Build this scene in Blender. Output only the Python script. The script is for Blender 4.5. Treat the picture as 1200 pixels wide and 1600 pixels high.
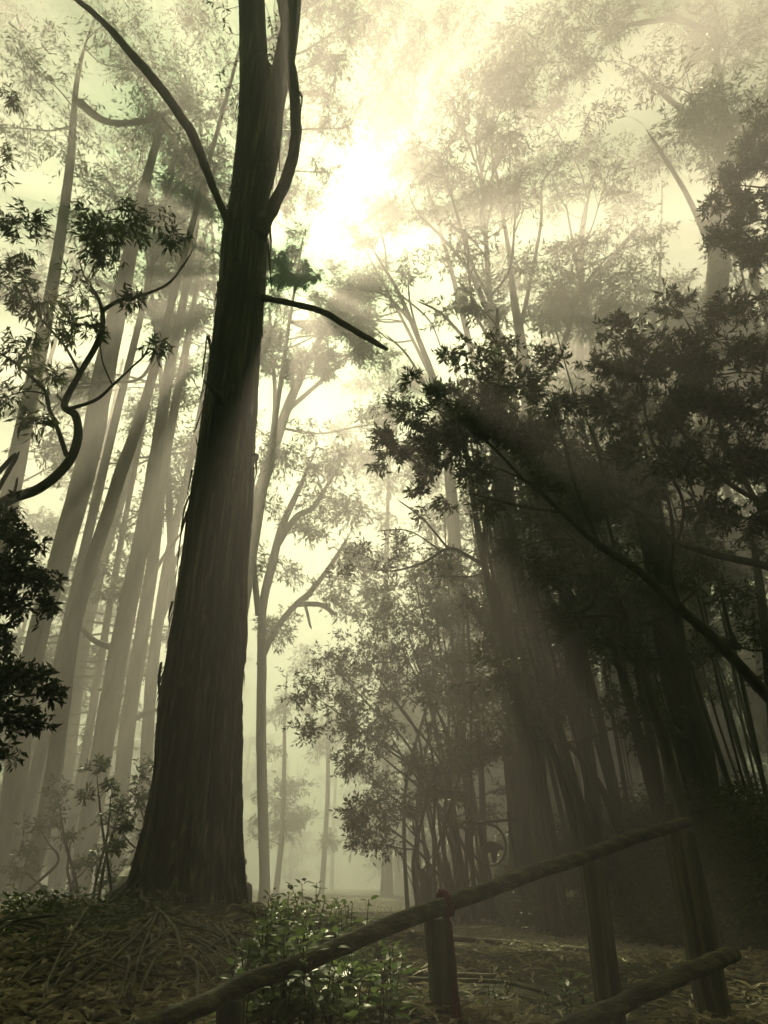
import bpy, math, random
import numpy as np
from mathutils import Vector

for o in list(bpy.data.objects):
    bpy.data.objects.remove(o, do_unlink=True)
SC = bpy.context.scene
R_ = math.radians
# ------------------------------------------------------------------ camera
F, PITCH = 1100.0, R_(27.8)
CAM = np.array([0.0, 0.0, 0.6])
cd = bpy.data.cameras.new('camera')
cam = bpy.data.objects.new('camera', cd)
SC.collection.objects.link(cam)
cam.location = CAM
cam.rotation_euler = (math.pi / 2 + PITCH, 0, 0)
cd.sensor_fit = 'VERTICAL'; cd.sensor_height = 36; cd.lens = 36 * F / 1600
cd.clip_start = 0.05; cd.clip_end = 2000
SC.camera = cam
# ------------------------------------------------------------------ sky + sun
SKY_STRENGTH, SUN_STRENGTH, EXPOSURE = 0.05, 5.0, 2.05
HAZE_DENSITY, HAZE_G = 0.030, 0.42
SUN_EL, SUN_AZ = R_(46.1), R_(-10.3)          # azimuth from +Y towards +X
w = bpy.data.worlds.new("World"); SC.world = w; w.use_nodes = True
nt = w.node_tree
bg = nt.nodes['Background']
sky = nt.nodes.new('ShaderNodeTexSky'); sky.sky_type = 'NISHITA'; sky.sun_disc = False
sky.sun_elevation = SUN_EL; sky.sun_rotation = SUN_AZ
sky.dust_density = 4.0
hs = nt.nodes.new('ShaderNodeRGBToBW')
mx = nt.nodes.new('ShaderNodeMix'); mx.data_type = 'RGBA'; mx.blend_type = 'MULTIPLY'; mx.inputs[0].default_value = 1
mx.inputs[7].default_value = (0.30, 0.40, 0.19, 1)
nt.links.new(sky.outputs[0], hs.inputs[0]); nt.links.new(hs.outputs[0], mx.inputs[6])
nt.links.new(mx.outputs[2], bg.inputs[0]); bg.inputs[1].default_value = SKY_STRENGTH
sl = bpy.data.lights.new('sun', 'SUN'); sl.energy = SUN_STRENGTH; sl.angle = R_(0.5); sl.color = (1.0, 0.78, 0.53)
so = bpy.data.objects.new('sun', sl); SC.collection.objects.link(so)
SD = Vector((math.sin(SUN_AZ) * math.cos(SUN_EL), math.cos(SUN_AZ) * math.cos(SUN_EL), math.sin(SUN_EL)))
so.rotation_euler = SD.to_track_quat('Z', 'Y').to_euler(); so.location = (0, 0, 40)
vs = SC.view_settings
SC.display_settings.display_device = 'sRGB'
vs.view_transform = 'Standard'; vs.look = 'None'; vs.gamma = 1; vs.exposure = EXPOSURE; vs.use_curve_mapping = False
cy = SC.cycles
cy.max_bounces = 4; cy.diffuse_bounces = 2; cy.glossy_bounces = 2; cy.transmission_bounces = 2
cy.volume_bounces = 0; cy.transparent_max_bounces = 4
cy.use_denoising = True; cy.caustics_reflective = False; cy.caustics_refractive = False
cy.sample_clamp_indirect = 8; cy.use_adaptive_sampling = True; cy.adaptive_threshold = 0.01

rs = np.random.RandomState(7)
rnd = random.Random(7)
# ------------------------------------------------------------------ picture <-> place
cp, sp_ = math.cos(PITCH), math.sin(PITCH)
def ray(px, py):
    a = (px - 600) / F; v = (800 - py) / F
    return np.array([a, cp - sp_ * v, sp_ + cp * v])
def P(px, py, Y):                      # the point at distance Y (along +y) seen at a pixel
    d = ray(px, py); return CAM + d * (Y / d[1])
def ppm(py, Y):                        # metres per pixel there
    d = ray(600, py); return (Y / d[1]) / F
def sstep(a, b, x):
    t = np.clip((x - a) / (b - a), 0, 1); return t * t * (3 - 2 * t)
def vnoise(x, y, seed=0):
    x = np.asarray(x, float); y = np.asarray(y, float)
    xi = np.floor(x).astype(np.int64); yi = np.floor(y).astype(np.int64); xf = x - xi; yf = y - yi
    def h(a, b):
        n = (a * 374761393 + b * 668265263 + seed * 974711) & 0xffffffff
        n = ((n ^ (n >> 13)) * 1274126177) & 0xffffffff
        return ((n ^ (n >> 16)) & 0xffff) / 65535.0 * 2 - 1
    u = xf * xf * (3 - 2 * xf); v = yf * yf * (3 - 2 * yf)
    return (h(xi, yi) * (1 - u) + h(xi + 1, yi) * u) * (1 - v) + (h(xi, yi + 1) * (1 - u) + h(xi + 1, yi + 1) * u) * v
def foot(y): return np.interp(y, [0, 6, 7, 8, 9, 12, 18, 25, 40, 70], [5.5, 5.0, 4.2, 3.5, 3.05, 2.35, 1.75, 1.3, 1.6, 0])
def edge_l(y): return np.interp(y, [7.2, 8, 8.8, 9.5, 12, 16, 20, 60], [3.6, 2.2, 1.0, 0.16, -1.5, -4.0, -6.0, -10])
def gh(x, y):
    x = np.asarray(x, float); y = np.asarray(y, float)
    wx = np.where(x < -1.9, 4.6, 2.0); wy = np.where(y < 7.3, 2.9, 2.2)
    z = 0.44 * np.exp(-((x + 1.9) / wx) ** 2 - ((y - 7.3) / wy) ** 2)
    z += -1.0 * (1 - sstep(0.8, 3.9, y))
    f = foot(y)
    fade = sstep(4.5, 7.0, y)
    z += fade * (1.55 * sstep(0, 1.9, x - f) + 0.13 * np.maximum(0, x - f - 1.6))
    road = sstep(0, .5, x - edge_l(y)) * sstep(0, .4, f - x) * (y > 7.2)
    z += (0.05 * vnoise(x * 1.1, y * 1.1, 1) + 0.03 * vnoise(x * 3.1, y * 3.1, 2)) * (1 - .7 * road)
    z += 0.16 * fade * vnoise(x * .9, y * .9, 5) * sstep(0.2, 1.2, x - f)
    return z
def G(px, py):                         # where a pixel's ray meets the ground
    d = ray(px, py); d = d / d[1]
    for Y in np.arange(2.5, 60, .05):
        p = CAM + d * Y
        if p[2] <= gh(p[0], p[1]): return p
    return CAM + d * 60
# ------------------------------------------------------------------ materials
def new_mat(name):
    m = bpy.data.materials.new(name); m.use_nodes = True
    return m, m.node_tree, m.node_tree.nodes['Principled BSDF']
def mat_noise(name, c1, c2, scale=(1, 1, 1), nscale=4, rough=.8, bump=0, detail=6, c3=None, bscale=None, lo=.35, hi=.65, spec=.3, dist=.02):
    m, t, b = new_mat(name)
    tc = t.nodes.new('ShaderNodeTexCoord'); mp = t.nodes.new('ShaderNodeMapping'); mp.inputs['Scale'].default_value = scale
    n = t.nodes.new('ShaderNodeTexNoise'); n.inputs['Scale'].default_value = nscale; n.inputs['Detail'].default_value = detail
    r = t.nodes.new('ShaderNodeValToRGB')
    r.color_ramp.elements[0].position = lo; r.color_ramp.elements[0].color = (*c1, 1)
    r.color_ramp.elements[1].position = hi; r.color_ramp.elements[1].color = (*c2, 1)
    if c3:
        e = r.color_ramp.elements.new((lo + hi) / 2); e.color = (*c3, 1)
    L = t.links.new
    L(tc.outputs['Object'], mp.inputs[0]); L(mp.outputs[0], n.inputs['Vector']); L(n.outputs[0], r.inputs[0]); L(r.outputs[0], b.inputs['Base Color'])
    b.inputs['Roughness'].default_value = rough; b.inputs['Specular IOR Level'].default_value = spec
    if bump:
        n2 = t.nodes.new('ShaderNodeTexNoise'); n2.inputs['Scale'].default_value = bscale or nscale * 2; n2.inputs['Detail'].default_value = 8
        L(mp.outputs[0], n2.inputs['Vector'])
        bp = t.nodes.new('ShaderNodeBump'); bp.inputs['Strength'].default_value = bump; bp.inputs['Distance'].default_value = dist
        L(n2.outputs[0], bp.inputs['Height']); L(bp.outputs[0], b.inputs['Normal'])
    return m
def leaf_mat(name, c1, c2, rough=.45, trans=.3, nscale=3, spec=.4, tcol=None):
    m, t, b = new_mat(name); L = t.links.new
    tc = t.nodes.new('ShaderNodeTexCoord')
    n = t.nodes.new('ShaderNodeTexNoise'); n.inputs['Scale'].default_value = nscale; n.inputs['Detail'].default_value = 3
    r = t.nodes.new('ShaderNodeValToRGB')
    r.color_ramp.elements[0].position = .35; r.color_ramp.elements[0].color = (*c1, 1)
    r.color_ramp.elements[1].position = .65; r.color_ramp.elements[1].color = (*c2, 1)
    L(tc.outputs['Object'], n.inputs['Vector']); L(n.outputs[0], r.inputs[0]); L(r.outputs[0], b.inputs['Base Color'])
    b.inputs['Roughness'].default_value = rough; b.inputs['Specular IOR Level'].default_value = spec
    if trans:
        tr = t.nodes.new('ShaderNodeBsdfTranslucent'); tr.inputs[0].default_value = (*(tcol or tuple(min(1, c * 1.6) for c in c2)), 1)
        ms = t.nodes.new('ShaderNodeMixShader'); ms.inputs[0].default_value = trans
        L(b.outputs[0], ms.inputs[1]); L(tr.outputs[0], ms.inputs[2]); L(ms.outputs[0], t.nodes['Material Output'].inputs['Surface'])
    return m
M = {}
def bark_material(name, s1, s2):
    m, t, b = new_mat(name); L = t.links.new
    tc = t.nodes.new('ShaderNodeTexCoord')
    def nz(sc, ns, det=8, dis=0.):
        mp = t.nodes.new('ShaderNodeMapping'); mp.inputs['Scale'].default_value = sc; n = t.nodes.new('ShaderNodeTexNoise')
        n.inputs['Scale'].default_value = ns; n.inputs['Detail'].default_value = det; n.inputs['Distortion'].default_value = dis
        L(tc.outputs['Object'], mp.inputs[0]); L(mp.outputs[0], n.inputs['Vector']); return n.outputs[0]
    a = nz((1, 1, .045), s1, 8, .4); bb = nz((1, 1, .02), s2, 4, .2); c_ = nz((1, 1, .35), 1.6, 5)
    def ramp(src, stops):
        r = t.nodes.new('ShaderNodeValToRGB'); e = r.color_ramp.elements
        e[0].position, e[0].color = stops[0][0], (*stops[0][1], 1); e[1].position, e[1].color = stops[-1][0], (*stops[-1][1], 1)
        for p_, c2 in stops[1:-1]: q = e.new(p_); q.color = (*c2, 1)
        L(src, r.inputs[0]); return r.outputs[0]
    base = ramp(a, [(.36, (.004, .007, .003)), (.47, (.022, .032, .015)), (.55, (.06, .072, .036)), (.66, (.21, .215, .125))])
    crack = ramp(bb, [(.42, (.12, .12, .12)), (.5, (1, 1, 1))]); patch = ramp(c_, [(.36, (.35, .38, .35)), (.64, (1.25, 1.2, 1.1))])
    m1 = t.nodes.new('ShaderNodeMix'); m1.data_type = 'RGBA'; m1.blend_type = 'MULTIPLY'; m1.inputs[0].default_value = 1; L(base, m1.inputs[6]); L(crack, m1.inputs[7])
    m2 = t.nodes.new('ShaderNodeMix'); m2.data_type = 'RGBA'; m2.blend_type = 'MULTIPLY'; m2.inputs[0].default_value = 1; L(m1.outputs[2], m2.inputs[6]); L(patch, m2.inputs[7])
    L(m2.outputs[2], b.inputs['Base Color']); b.inputs['Roughness'].default_value = .85; b.inputs['Specular IOR Level'].default_value = .25
    bp = t.nodes.new('ShaderNodeBump'); bp.inputs['Strength'].default_value = 1; bp.inputs['Distance'].default_value = .05
    ad = t.nodes.new('ShaderNodeMath'); L(a, ad.inputs[0]); L(bb, ad.inputs[1]); L(ad.outputs[0], bp.inputs['Height']); L(bp.outputs[0], b.inputs['Normal'])
    return m
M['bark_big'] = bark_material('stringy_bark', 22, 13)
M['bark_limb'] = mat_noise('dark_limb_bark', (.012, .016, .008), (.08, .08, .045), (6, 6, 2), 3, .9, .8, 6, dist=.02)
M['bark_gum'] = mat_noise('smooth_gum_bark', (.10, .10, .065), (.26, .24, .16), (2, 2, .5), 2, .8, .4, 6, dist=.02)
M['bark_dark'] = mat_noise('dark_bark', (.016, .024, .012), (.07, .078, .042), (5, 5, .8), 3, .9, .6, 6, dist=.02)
M['twig'] = mat_noise('twig_bark', (.035, .034, .02), (.08, .07, .045), (1, 1, 1), 6, .85)
M['leaf_gum'] = leaf_mat('gum_leaf', (.045, .065, .026), (.085, .11, .045), .5, .3)
M['leaf_wattle'] = leaf_mat('wattle_leaf', (.026, .048, .014), (.055, .085, .024), .5, .22)
M['leaf_dark'] = leaf_mat('glossy_dark_leaf', (.026, .046, .016), (.05, .075, .026), .35, .15)
M['leaf_plant'] = leaf_mat('plant_leaf', (.06, .11, .035), (.13, .19, .06), .38, .35, 6)
M['leaf_dead'] = leaf_mat('dead_leaf', (.035, .038, .018), (.40, .37, .22), .6, .15, 9)
M['wood_rail'] = mat_noise('mossy_rail_wood', (.006, .011, .004), (.10, .105, .04), (2, 6, 6), 5, .75, .8, 8, (.028, .036, .013), 18, dist=.012)
M['wood_post'] = mat_noise('weathered_post_wood', (.008, .014, .006), (.10, .105, .05), (16, 16, 1.0), 1.6, .8, .8, 8, (.04, .045, .02), 4, dist=.01)
M['stick'] = mat_noise('fallen_stick_bark', (.02, .028, .013), (.13, .135, .075), (3, 3, 3), 3, .8, .5, 6, dist=.01)
M['cord'] = mat_noise('red_cord', (.045, .004, .008), (.12, .01, .016), (1, 1, 1), 60, .8, .6, 3, dist=.003)
M['iron'] = mat_noise('dark_painted_iron', (.008, .012, .007), (.02, .026, .015), (1, 1, 1), 20, .5, .2, 4, spec=.5, dist=.003)
M['chips'] = mat_noise('bark_flake', (.03, .03, .018), (.12, .11, .07), (4, 4, 1), 3, .9, .4, 5)
M['car_paint'] = mat_noise('silver_car_paint', (.42, .43, .36), (.48, .48, .4), (1, 1, 1), 2, .25, spec=.6)
M['car_dark'] = mat_noise('black_trim', (.02, .022, .018), (.035, .035, .03), (1, 1, 1), 8, .6)
M['car_glass'] = mat_noise('car_glass', (.03, .04, .03), (.04, .05, .04), (1, 1, 1), 2, .06, spec=.9)
M['car_lamp'] = mat_noise('lamp_glass', (.5, .5, .42), (.6, .6, .5), (1, 1, 1), 8, .1, spec=.8)
M['stone'] = mat_noise('gravel_stone', (.11, .105, .075), (.30, .28, .2), (1, 1, 1), 14, .75)
M['chalk'] = mat_noise('pale_pebble', (.4, .38, .3), (.55, .52, .42), (1, 1, 1), 14, .7)
def ground_material(name, c1, c2, c3, s1, s2, bump):
    m, t, b = new_mat(name); L = t.links.new
    tc = t.nodes.new('ShaderNodeTexCoord')
    n = t.nodes.new('ShaderNodeTexNoise'); n.inputs['Scale'].default_value = s1; n.inputs['Detail'].default_value = 8; n.inputs['Roughness'].default_value = .7
    v = t.nodes.new('ShaderNodeTexVoronoi'); v.inputs['Scale'].default_value = s2
    r = t.nodes.new('ShaderNodeValToRGB'); r.color_ramp.elements[0].position = .35; r.color_ramp.elements[0].color = (*c1, 1)
    r.color_ramp.elements[1].position = .7; r.color_ramp.elements[1].color = (*c2, 1)
    mx = t.nodes.new('ShaderNodeMix'); mx.data_type = 'RGBA'; mx.inputs[7].default_value = (*c3, 1)
    r2 = t.nodes.new('ShaderNodeValToRGB'); r2.color_ramp.elements[0].position = .5; r2.color_ramp.elements[1].position = .8
    L(tc.outputs['Object'], n.inputs['Vector']); L(tc.outputs['Object'], v.inputs['Vector'])
    L(n.outputs[0], r.inputs[0]); L(r.outputs[0], mx.inputs[6]); L(v.outputs['Color'], r2.inputs[0]); L(r2.outputs[0], mx.inputs[0])
    L(mx.outputs[2], b.inputs['Base Color']); b.inputs['Roughness'].default_value = .9; b.inputs['Specular IOR Level'].default_value = .2
    bp = t.nodes.new('ShaderNodeBump'); bp.inputs['Strength'].default_value = bump; bp.inputs['Distance'].default_value = .03
    ad = t.nodes.new('ShaderNodeMath'); L(v.outputs['Distance'], ad.inputs[0]); L(n.outputs[0], ad.inputs[1])
    L(ad.outputs[0], bp.inputs['Height']); L(bp.outputs[0], b.inputs['Normal'])
    return m
M['ground'] = ground_material('forest_floor', (.012, .018, .008), (.045, .05, .024), (.07, .072, .038), 3, 30, .9)
M['road'] = ground_material('gravel', (.10, .095, .06), (.19, .175, .12), (.26, .24, .17), 5, 45, .8)
# ------------------------------------------------------------------ mesh building
class MB:
    def __init__(s): s.v = []; s.q = []; s.t = []; s.n = 0; s.qm = []; s.tm = []; s.smooth = []
    def add(s, V, Q=None, T=None, mi=0):
        V = np.asarray(V, float).reshape(-1, 3)
        if Q is not None and len(Q): Q = np.asarray(Q, np.int64); s.q.append(Q + s.n); s.qm.append(np.full(len(Q), mi))
        if T is not None and len(T): T = np.asarray(T, np.int64); s.t.append(T + s.n); s.tm.append(np.full(len(T), mi))
        s.v.append(V); s.n += len(V)
    def build(s, name, mats, parent=None, smooth=True):
        me = bpy.data.meshes.new(name)
        V = np.concatenate(s.v) if s.v else np.zeros((0, 3))
        if parent is not None: V = V - np.array(parent.location)
        Q = np.concatenate(s.q) if s.q else np.zeros((0, 4), np.int64)
        T = np.concatenate(s.t) if s.t else np.zeros((0, 3), np.int64)
        me.vertices.add(len(V)); me.vertices.foreach_set('co', V.astype(np.float32).ravel())
        nl = Q.size + T.size
        me.loops.add(nl); me.loops.foreach_set('vertex_index', np.concatenate([Q.ravel(), T.ravel()]).astype(np.int32))
        me.polygons.add(len(Q) + len(T))
        ls = np.concatenate([np.arange(len(Q)) * 4, Q.size + np.arange(len(T)) * 3]).astype(np.int32)
        me.polygons.foreach_set('loop_start', ls)
        mi = np.concatenate(s.qm + s.tm).astype(np.int32)
        me.polygons.foreach_set('material_index', mi)
        me.polygons.foreach_set('use_smooth', np.full(len(mi), smooth))
        if not isinstance(mats, (list, tuple)): mats = [mats]
        for m in mats: me.materials.append(m)
        me.update(calc_edges=True)
        o = bpy.data.objects.new(name, me); SC.collection.objects.link(o)
        if parent is not None: o.parent = parent
        return o
def tubes(mb, Pts, Rad, sides=5, mi=0, cap=False):
    """Pts (M,K,3), Rad (M,K)"""
    Pts = np.asarray(Pts, float); Rad = np.asarray(Rad, float)
    if Pts.ndim == 2: Pts = Pts[None]; Rad = Rad[None]
    m, k, _ = Pts.shape
    if m == 0: return
    T = np.gradient(Pts, axis=1); T /= np.linalg.norm(T, axis=2, keepdims=True) + 1e-9
    D = Pts[:, -1] - Pts[:, 0]
    ref = np.zeros((m, 3)); ref[np.arange(m), np.argmin(np.abs(D), axis=1)] = 1
    ref = np.repeat(ref[:, None], k, 1)
    U = np.cross(T, ref); U /= np.linalg.norm(U, axis=2, keepdims=True) + 1e-9
    W = np.cross(T, U)
    a = np.arange(sides) / sides * 2 * np.pi
    V = Pts[:, :, None] + Rad[:, :, None, None] * (U[:, :, None] * np.cos(a)[None, None, :, None] + W[:, :, None] * np.sin(a)[None, None, :, None])
    idx = np.arange(m * k * sides).reshape(m, k, sides)
    A = idx[:, :-1]; B = idx[:, 1:]
    Q = np.stack([A, np.roll(A, -1, 2), np.roll(B, -1, 2), B], -1).reshape(-1, 4)
    mb.add(V, Q, mi=mi)
    if cap:
        for i in range(m):
            for e, sg in ((0, 1), (k - 1, -1)):
                c = Pts[i, e]; ring = V[i, e]
                T3 = [(j, (j + 1) % sides, sides)[::sg] for j in range(sides)]
                mb.add(np.vstack([ring, c[None]]), None, T3, mi)
def leaves(mb, C, D, L, W, mi=1, up=None, fold=.15):
    """rhombic folded leaves, C base point, D direction"""
    n = len(C)
    if n == 0: return
    D = D / (np.linalg.norm(D, axis=1, keepdims=True) + 1e-9)
    N = rs.normal(size=(n, 3)) if up is None else up
    S = np.cross(D, N); S /= np.linalg.norm(S, axis=1, keepdims=True) + 1e-9
    N = np.cross(S, D)
    L = np.broadcast_to(L, n)[:, None]; W = np.broadcast_to(W, n)[:, None]
    mid = C + D * L * .42 - N * W * fold
    V = np.stack([C, mid + S * W * .5 , C + D * L - N * L * .06, mid - S * W * .5], 1)
    V[:, 1] += N * W * fold * 2; V[:, 3] += N * W * fold * 2
    Q = np.arange(n * 4).reshape(n, 4)
    mb.add(V, Q, mi=mi)
def smooth_path(pts, n, rad=None, wob=0, seed=0):
    pts = np.asarray(pts, float); k = len(pts)
    t = np.linspace(0, k - 1, n); i = np.clip(t.astype(int), 0, k - 2); f = (t - i)[:, None]
    p0 = pts[np.maximum(i - 1, 0)]; p1 = pts[i]; p2 = pts[i + 1]; p3 = pts[np.minimum(i + 2, k - 1)]
    out = .5 * (2 * p1 + (p2 - p0) * f + (2 * p0 - 5 * p1 + 4 * p2 - p3) * f ** 2 + (3 * p1 - p0 - 3 * p2 + p3) * f ** 3)
    if wob:
        s = np.linspace(0, n / 11., n)
        for ax in range(3): out[:, ax] += wob * vnoise(s, s * 0 + ax * 7.3, seed + ax)
    if rad is None: return out
    return out, np.interp(t, np.arange(k), rad)
def tag(o, label=None, cat=None, group=None, kind=None):
    if label: o['label'] = label
    if cat: o['category'] = cat
    if group: o['group'] = group
    if kind: o['kind'] = kind
    return o
def empty(name, loc, label, cat, group=None):
    o = bpy.data.objects.new(name, None); SC.collection.objects.link(o); o.location = [float(c) for c in loc]
    o.empty_display_size = .2
    return tag(o, label, cat, group)
def n3(A, S, f0, f1, seed):
    s = S * f1; i = np.floor(s); f = s - i; f = f * f * (3 - 2 * f)
    a = vnoise(np.cos(A) * f0 + 40 + i * 17.37, np.sin(A) * f0 + 40 + i * 5.71, seed); b = vnoise(np.cos(A) * f0 + 40 + (i + 1) * 17.37, np.sin(A) * f0 + 40 + (i + 1) * 5.71, seed)
    return a * (1 - f) + b * f
def knobbly(mb, pts, rad, sides, amp, freq, seed=0, mi=0, cap=True, square=0, lump=0):
    """one limb with an uneven surface"""
    pts = np.asarray(pts, float); k = len(pts)
    T = np.gradient(pts, axis=0); T /= np.linalg.norm(T, axis=1, keepdims=True) + 1e-9
    D = pts[-1] - pts[0]; ref = np.zeros(3); ref[np.argmin(np.abs(D))] = 1
    U = np.cross(T, ref); U /= np.linalg.norm(U, axis=1, keepdims=True); W = np.cross(T, U)
    a = np.arange(sides) / sides * 2 * np.pi
    s = np.concatenate([[0], np.cumsum(np.linalg.norm(np.diff(pts, axis=0), axis=1))])
    A, S = np.meshgrid(a, s)
    nz = n3(A, S, freq[0], freq[1], seed) + .5 * n3(A, S, freq[0] * 2.3, freq[1] * 2.1, seed + 1)
    if lump: nz = nz + lump * np.maximum(0, n3(A, S, 1.2, freq[1] * .5, seed + 4)) ** 2
    r = np.asarray(rad)[:, None] * (1 + amp * nz)
    if square:
        r = r * (1 / (np.abs(np.cos(A)) ** square + np.abs(np.sin(A)) ** square) ** (1 / square))
    V = pts[:, None] + r[:, :, None] * (U[:, None] * np.cos(A)[:, :, None] + W[:, None] * np.sin(A)[:, :, None])
    idx = np.arange(k * sides).reshape(k, sides)
    Q = np.stack([idx[:-1], np.roll(idx[:-1], -1, 1), np.roll(idx[1:], -1, 1), idx[1:]], -1).reshape(-1, 4)
    mb.add(V, Q, mi=mi)
    if cap:
        for e in (0, k - 1):
            ring = V[e]; c = ring.mean(0)
            mb.add(np.vstack([ring, c[None]]), None, [(j, (j + 1) % sides, sides) for j in range(sides)], mi)

# ------------------------------------------------------------------ haze
hx0, hx1, hy0, hy1, hz0, hz1 = -80., 80., -24., 96., -3.2, 41.
hm = MB()
c = np.array([[x, y, z] for x in (hx0, hx1) for y in (hy0, hy1) for z in (hz0, hz1)])
hm.add(c, [(0, 1, 3, 2), (4, 6, 7, 5), (0, 4, 5, 1), (2, 3, 7, 6), (0, 2, 6, 4), (1, 5, 7, 3)])
mh = bpy.data.materials.new('mist'); mh.use_nodes = True; t = mh.node_tree
for n in list(t.nodes): t.nodes.remove(n)
mo = t.nodes.new('ShaderNodeOutputMaterial'); pv = t.nodes.new('ShaderNodeVolumePrincipled')
pv.inputs['Color'].default_value = (.95, .855, .93, 1); pv.inputs['Absorption Color'].default_value = (1, 1, 1, 1); pv.inputs['Density'].default_value = HAZE_DENSITY; pv.inputs['Anisotropy'].default_value = HAZE_G
t.links.new(pv.outputs[0], mo.inputs['Volume'])
ho = hm.build('haze', mh, smooth=False); tag(ho, kind='stuff', label='pale morning mist filling the forest', cat='mist')

# ------------------------------------------------------------------ ground, road
def axis_grid(a, b, c0, fine, n):
    u = np.linspace(-1, 1, n); s = np.sinh(u * 3.4) / np.sinh(3.4)
    return np.where(s < 0, c0 + s * (c0 - a), c0 + s * (b - c0))
xs = axis_grid(-79, 79, .3, .1, 360); ys = np.unique(np.concatenate([np.linspace(-23, 2, 30), np.linspace(2, 14, 170), 14 + (np.linspace(0, 1, 130) ** 1.8) * 81]))
X, Y = np.meshgrid(xs, ys)
V = np.stack([X, Y, gh(X, Y)], -1)
nx, ny = len(xs), len(ys)
idx = np.arange(nx * ny).reshape(ny, nx)
Q = np.stack([idx[:-1, :-1], idx[:-1, 1:], idx[1:, 1:], idx[1:, :-1]], -1).reshape(-1, 4)
mb = MB(); mb.add(V, Q); tag(mb.build('ground', M['ground']), kind='structure')
ys2 = np.concatenate([np.linspace(7.4, 14, 90), 14 + (np.linspace(0, 1, 90)[1:] ** 1.5) * 60]); us = np.linspace(0, 1, 60)
YY = np.repeat(ys2[:, None], 60, 1)
ragL = edge_l(ys2) + .25 * vnoise(ys2 * 1.7, ys2 * 0, 3); ragR = foot(ys2) - .15 + .2 * vnoise(ys2 * 1.3, ys2 * 0 + 4, 3)
XX = ragL[:, None] + (ragR - ragL)[:, None] * us[None]
V = np.stack([XX, YY, gh(XX, YY) + .012 - .02 * (np.abs(us - .5) * 2)[None] ** 6 * 2], -1)
idx = np.arange(len(ys2) * 60).reshape(len(ys2), 60)
Q = np.stack([idx[:-1, :-1], idx[:-1, 1:], idx[1:, 1:], idx[1:, :-1]], -1).reshape(-1, 4)
mb = MB(); mb.add(V, Q); tag(mb.build('gravel_road', M['road']), kind='structure')

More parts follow.
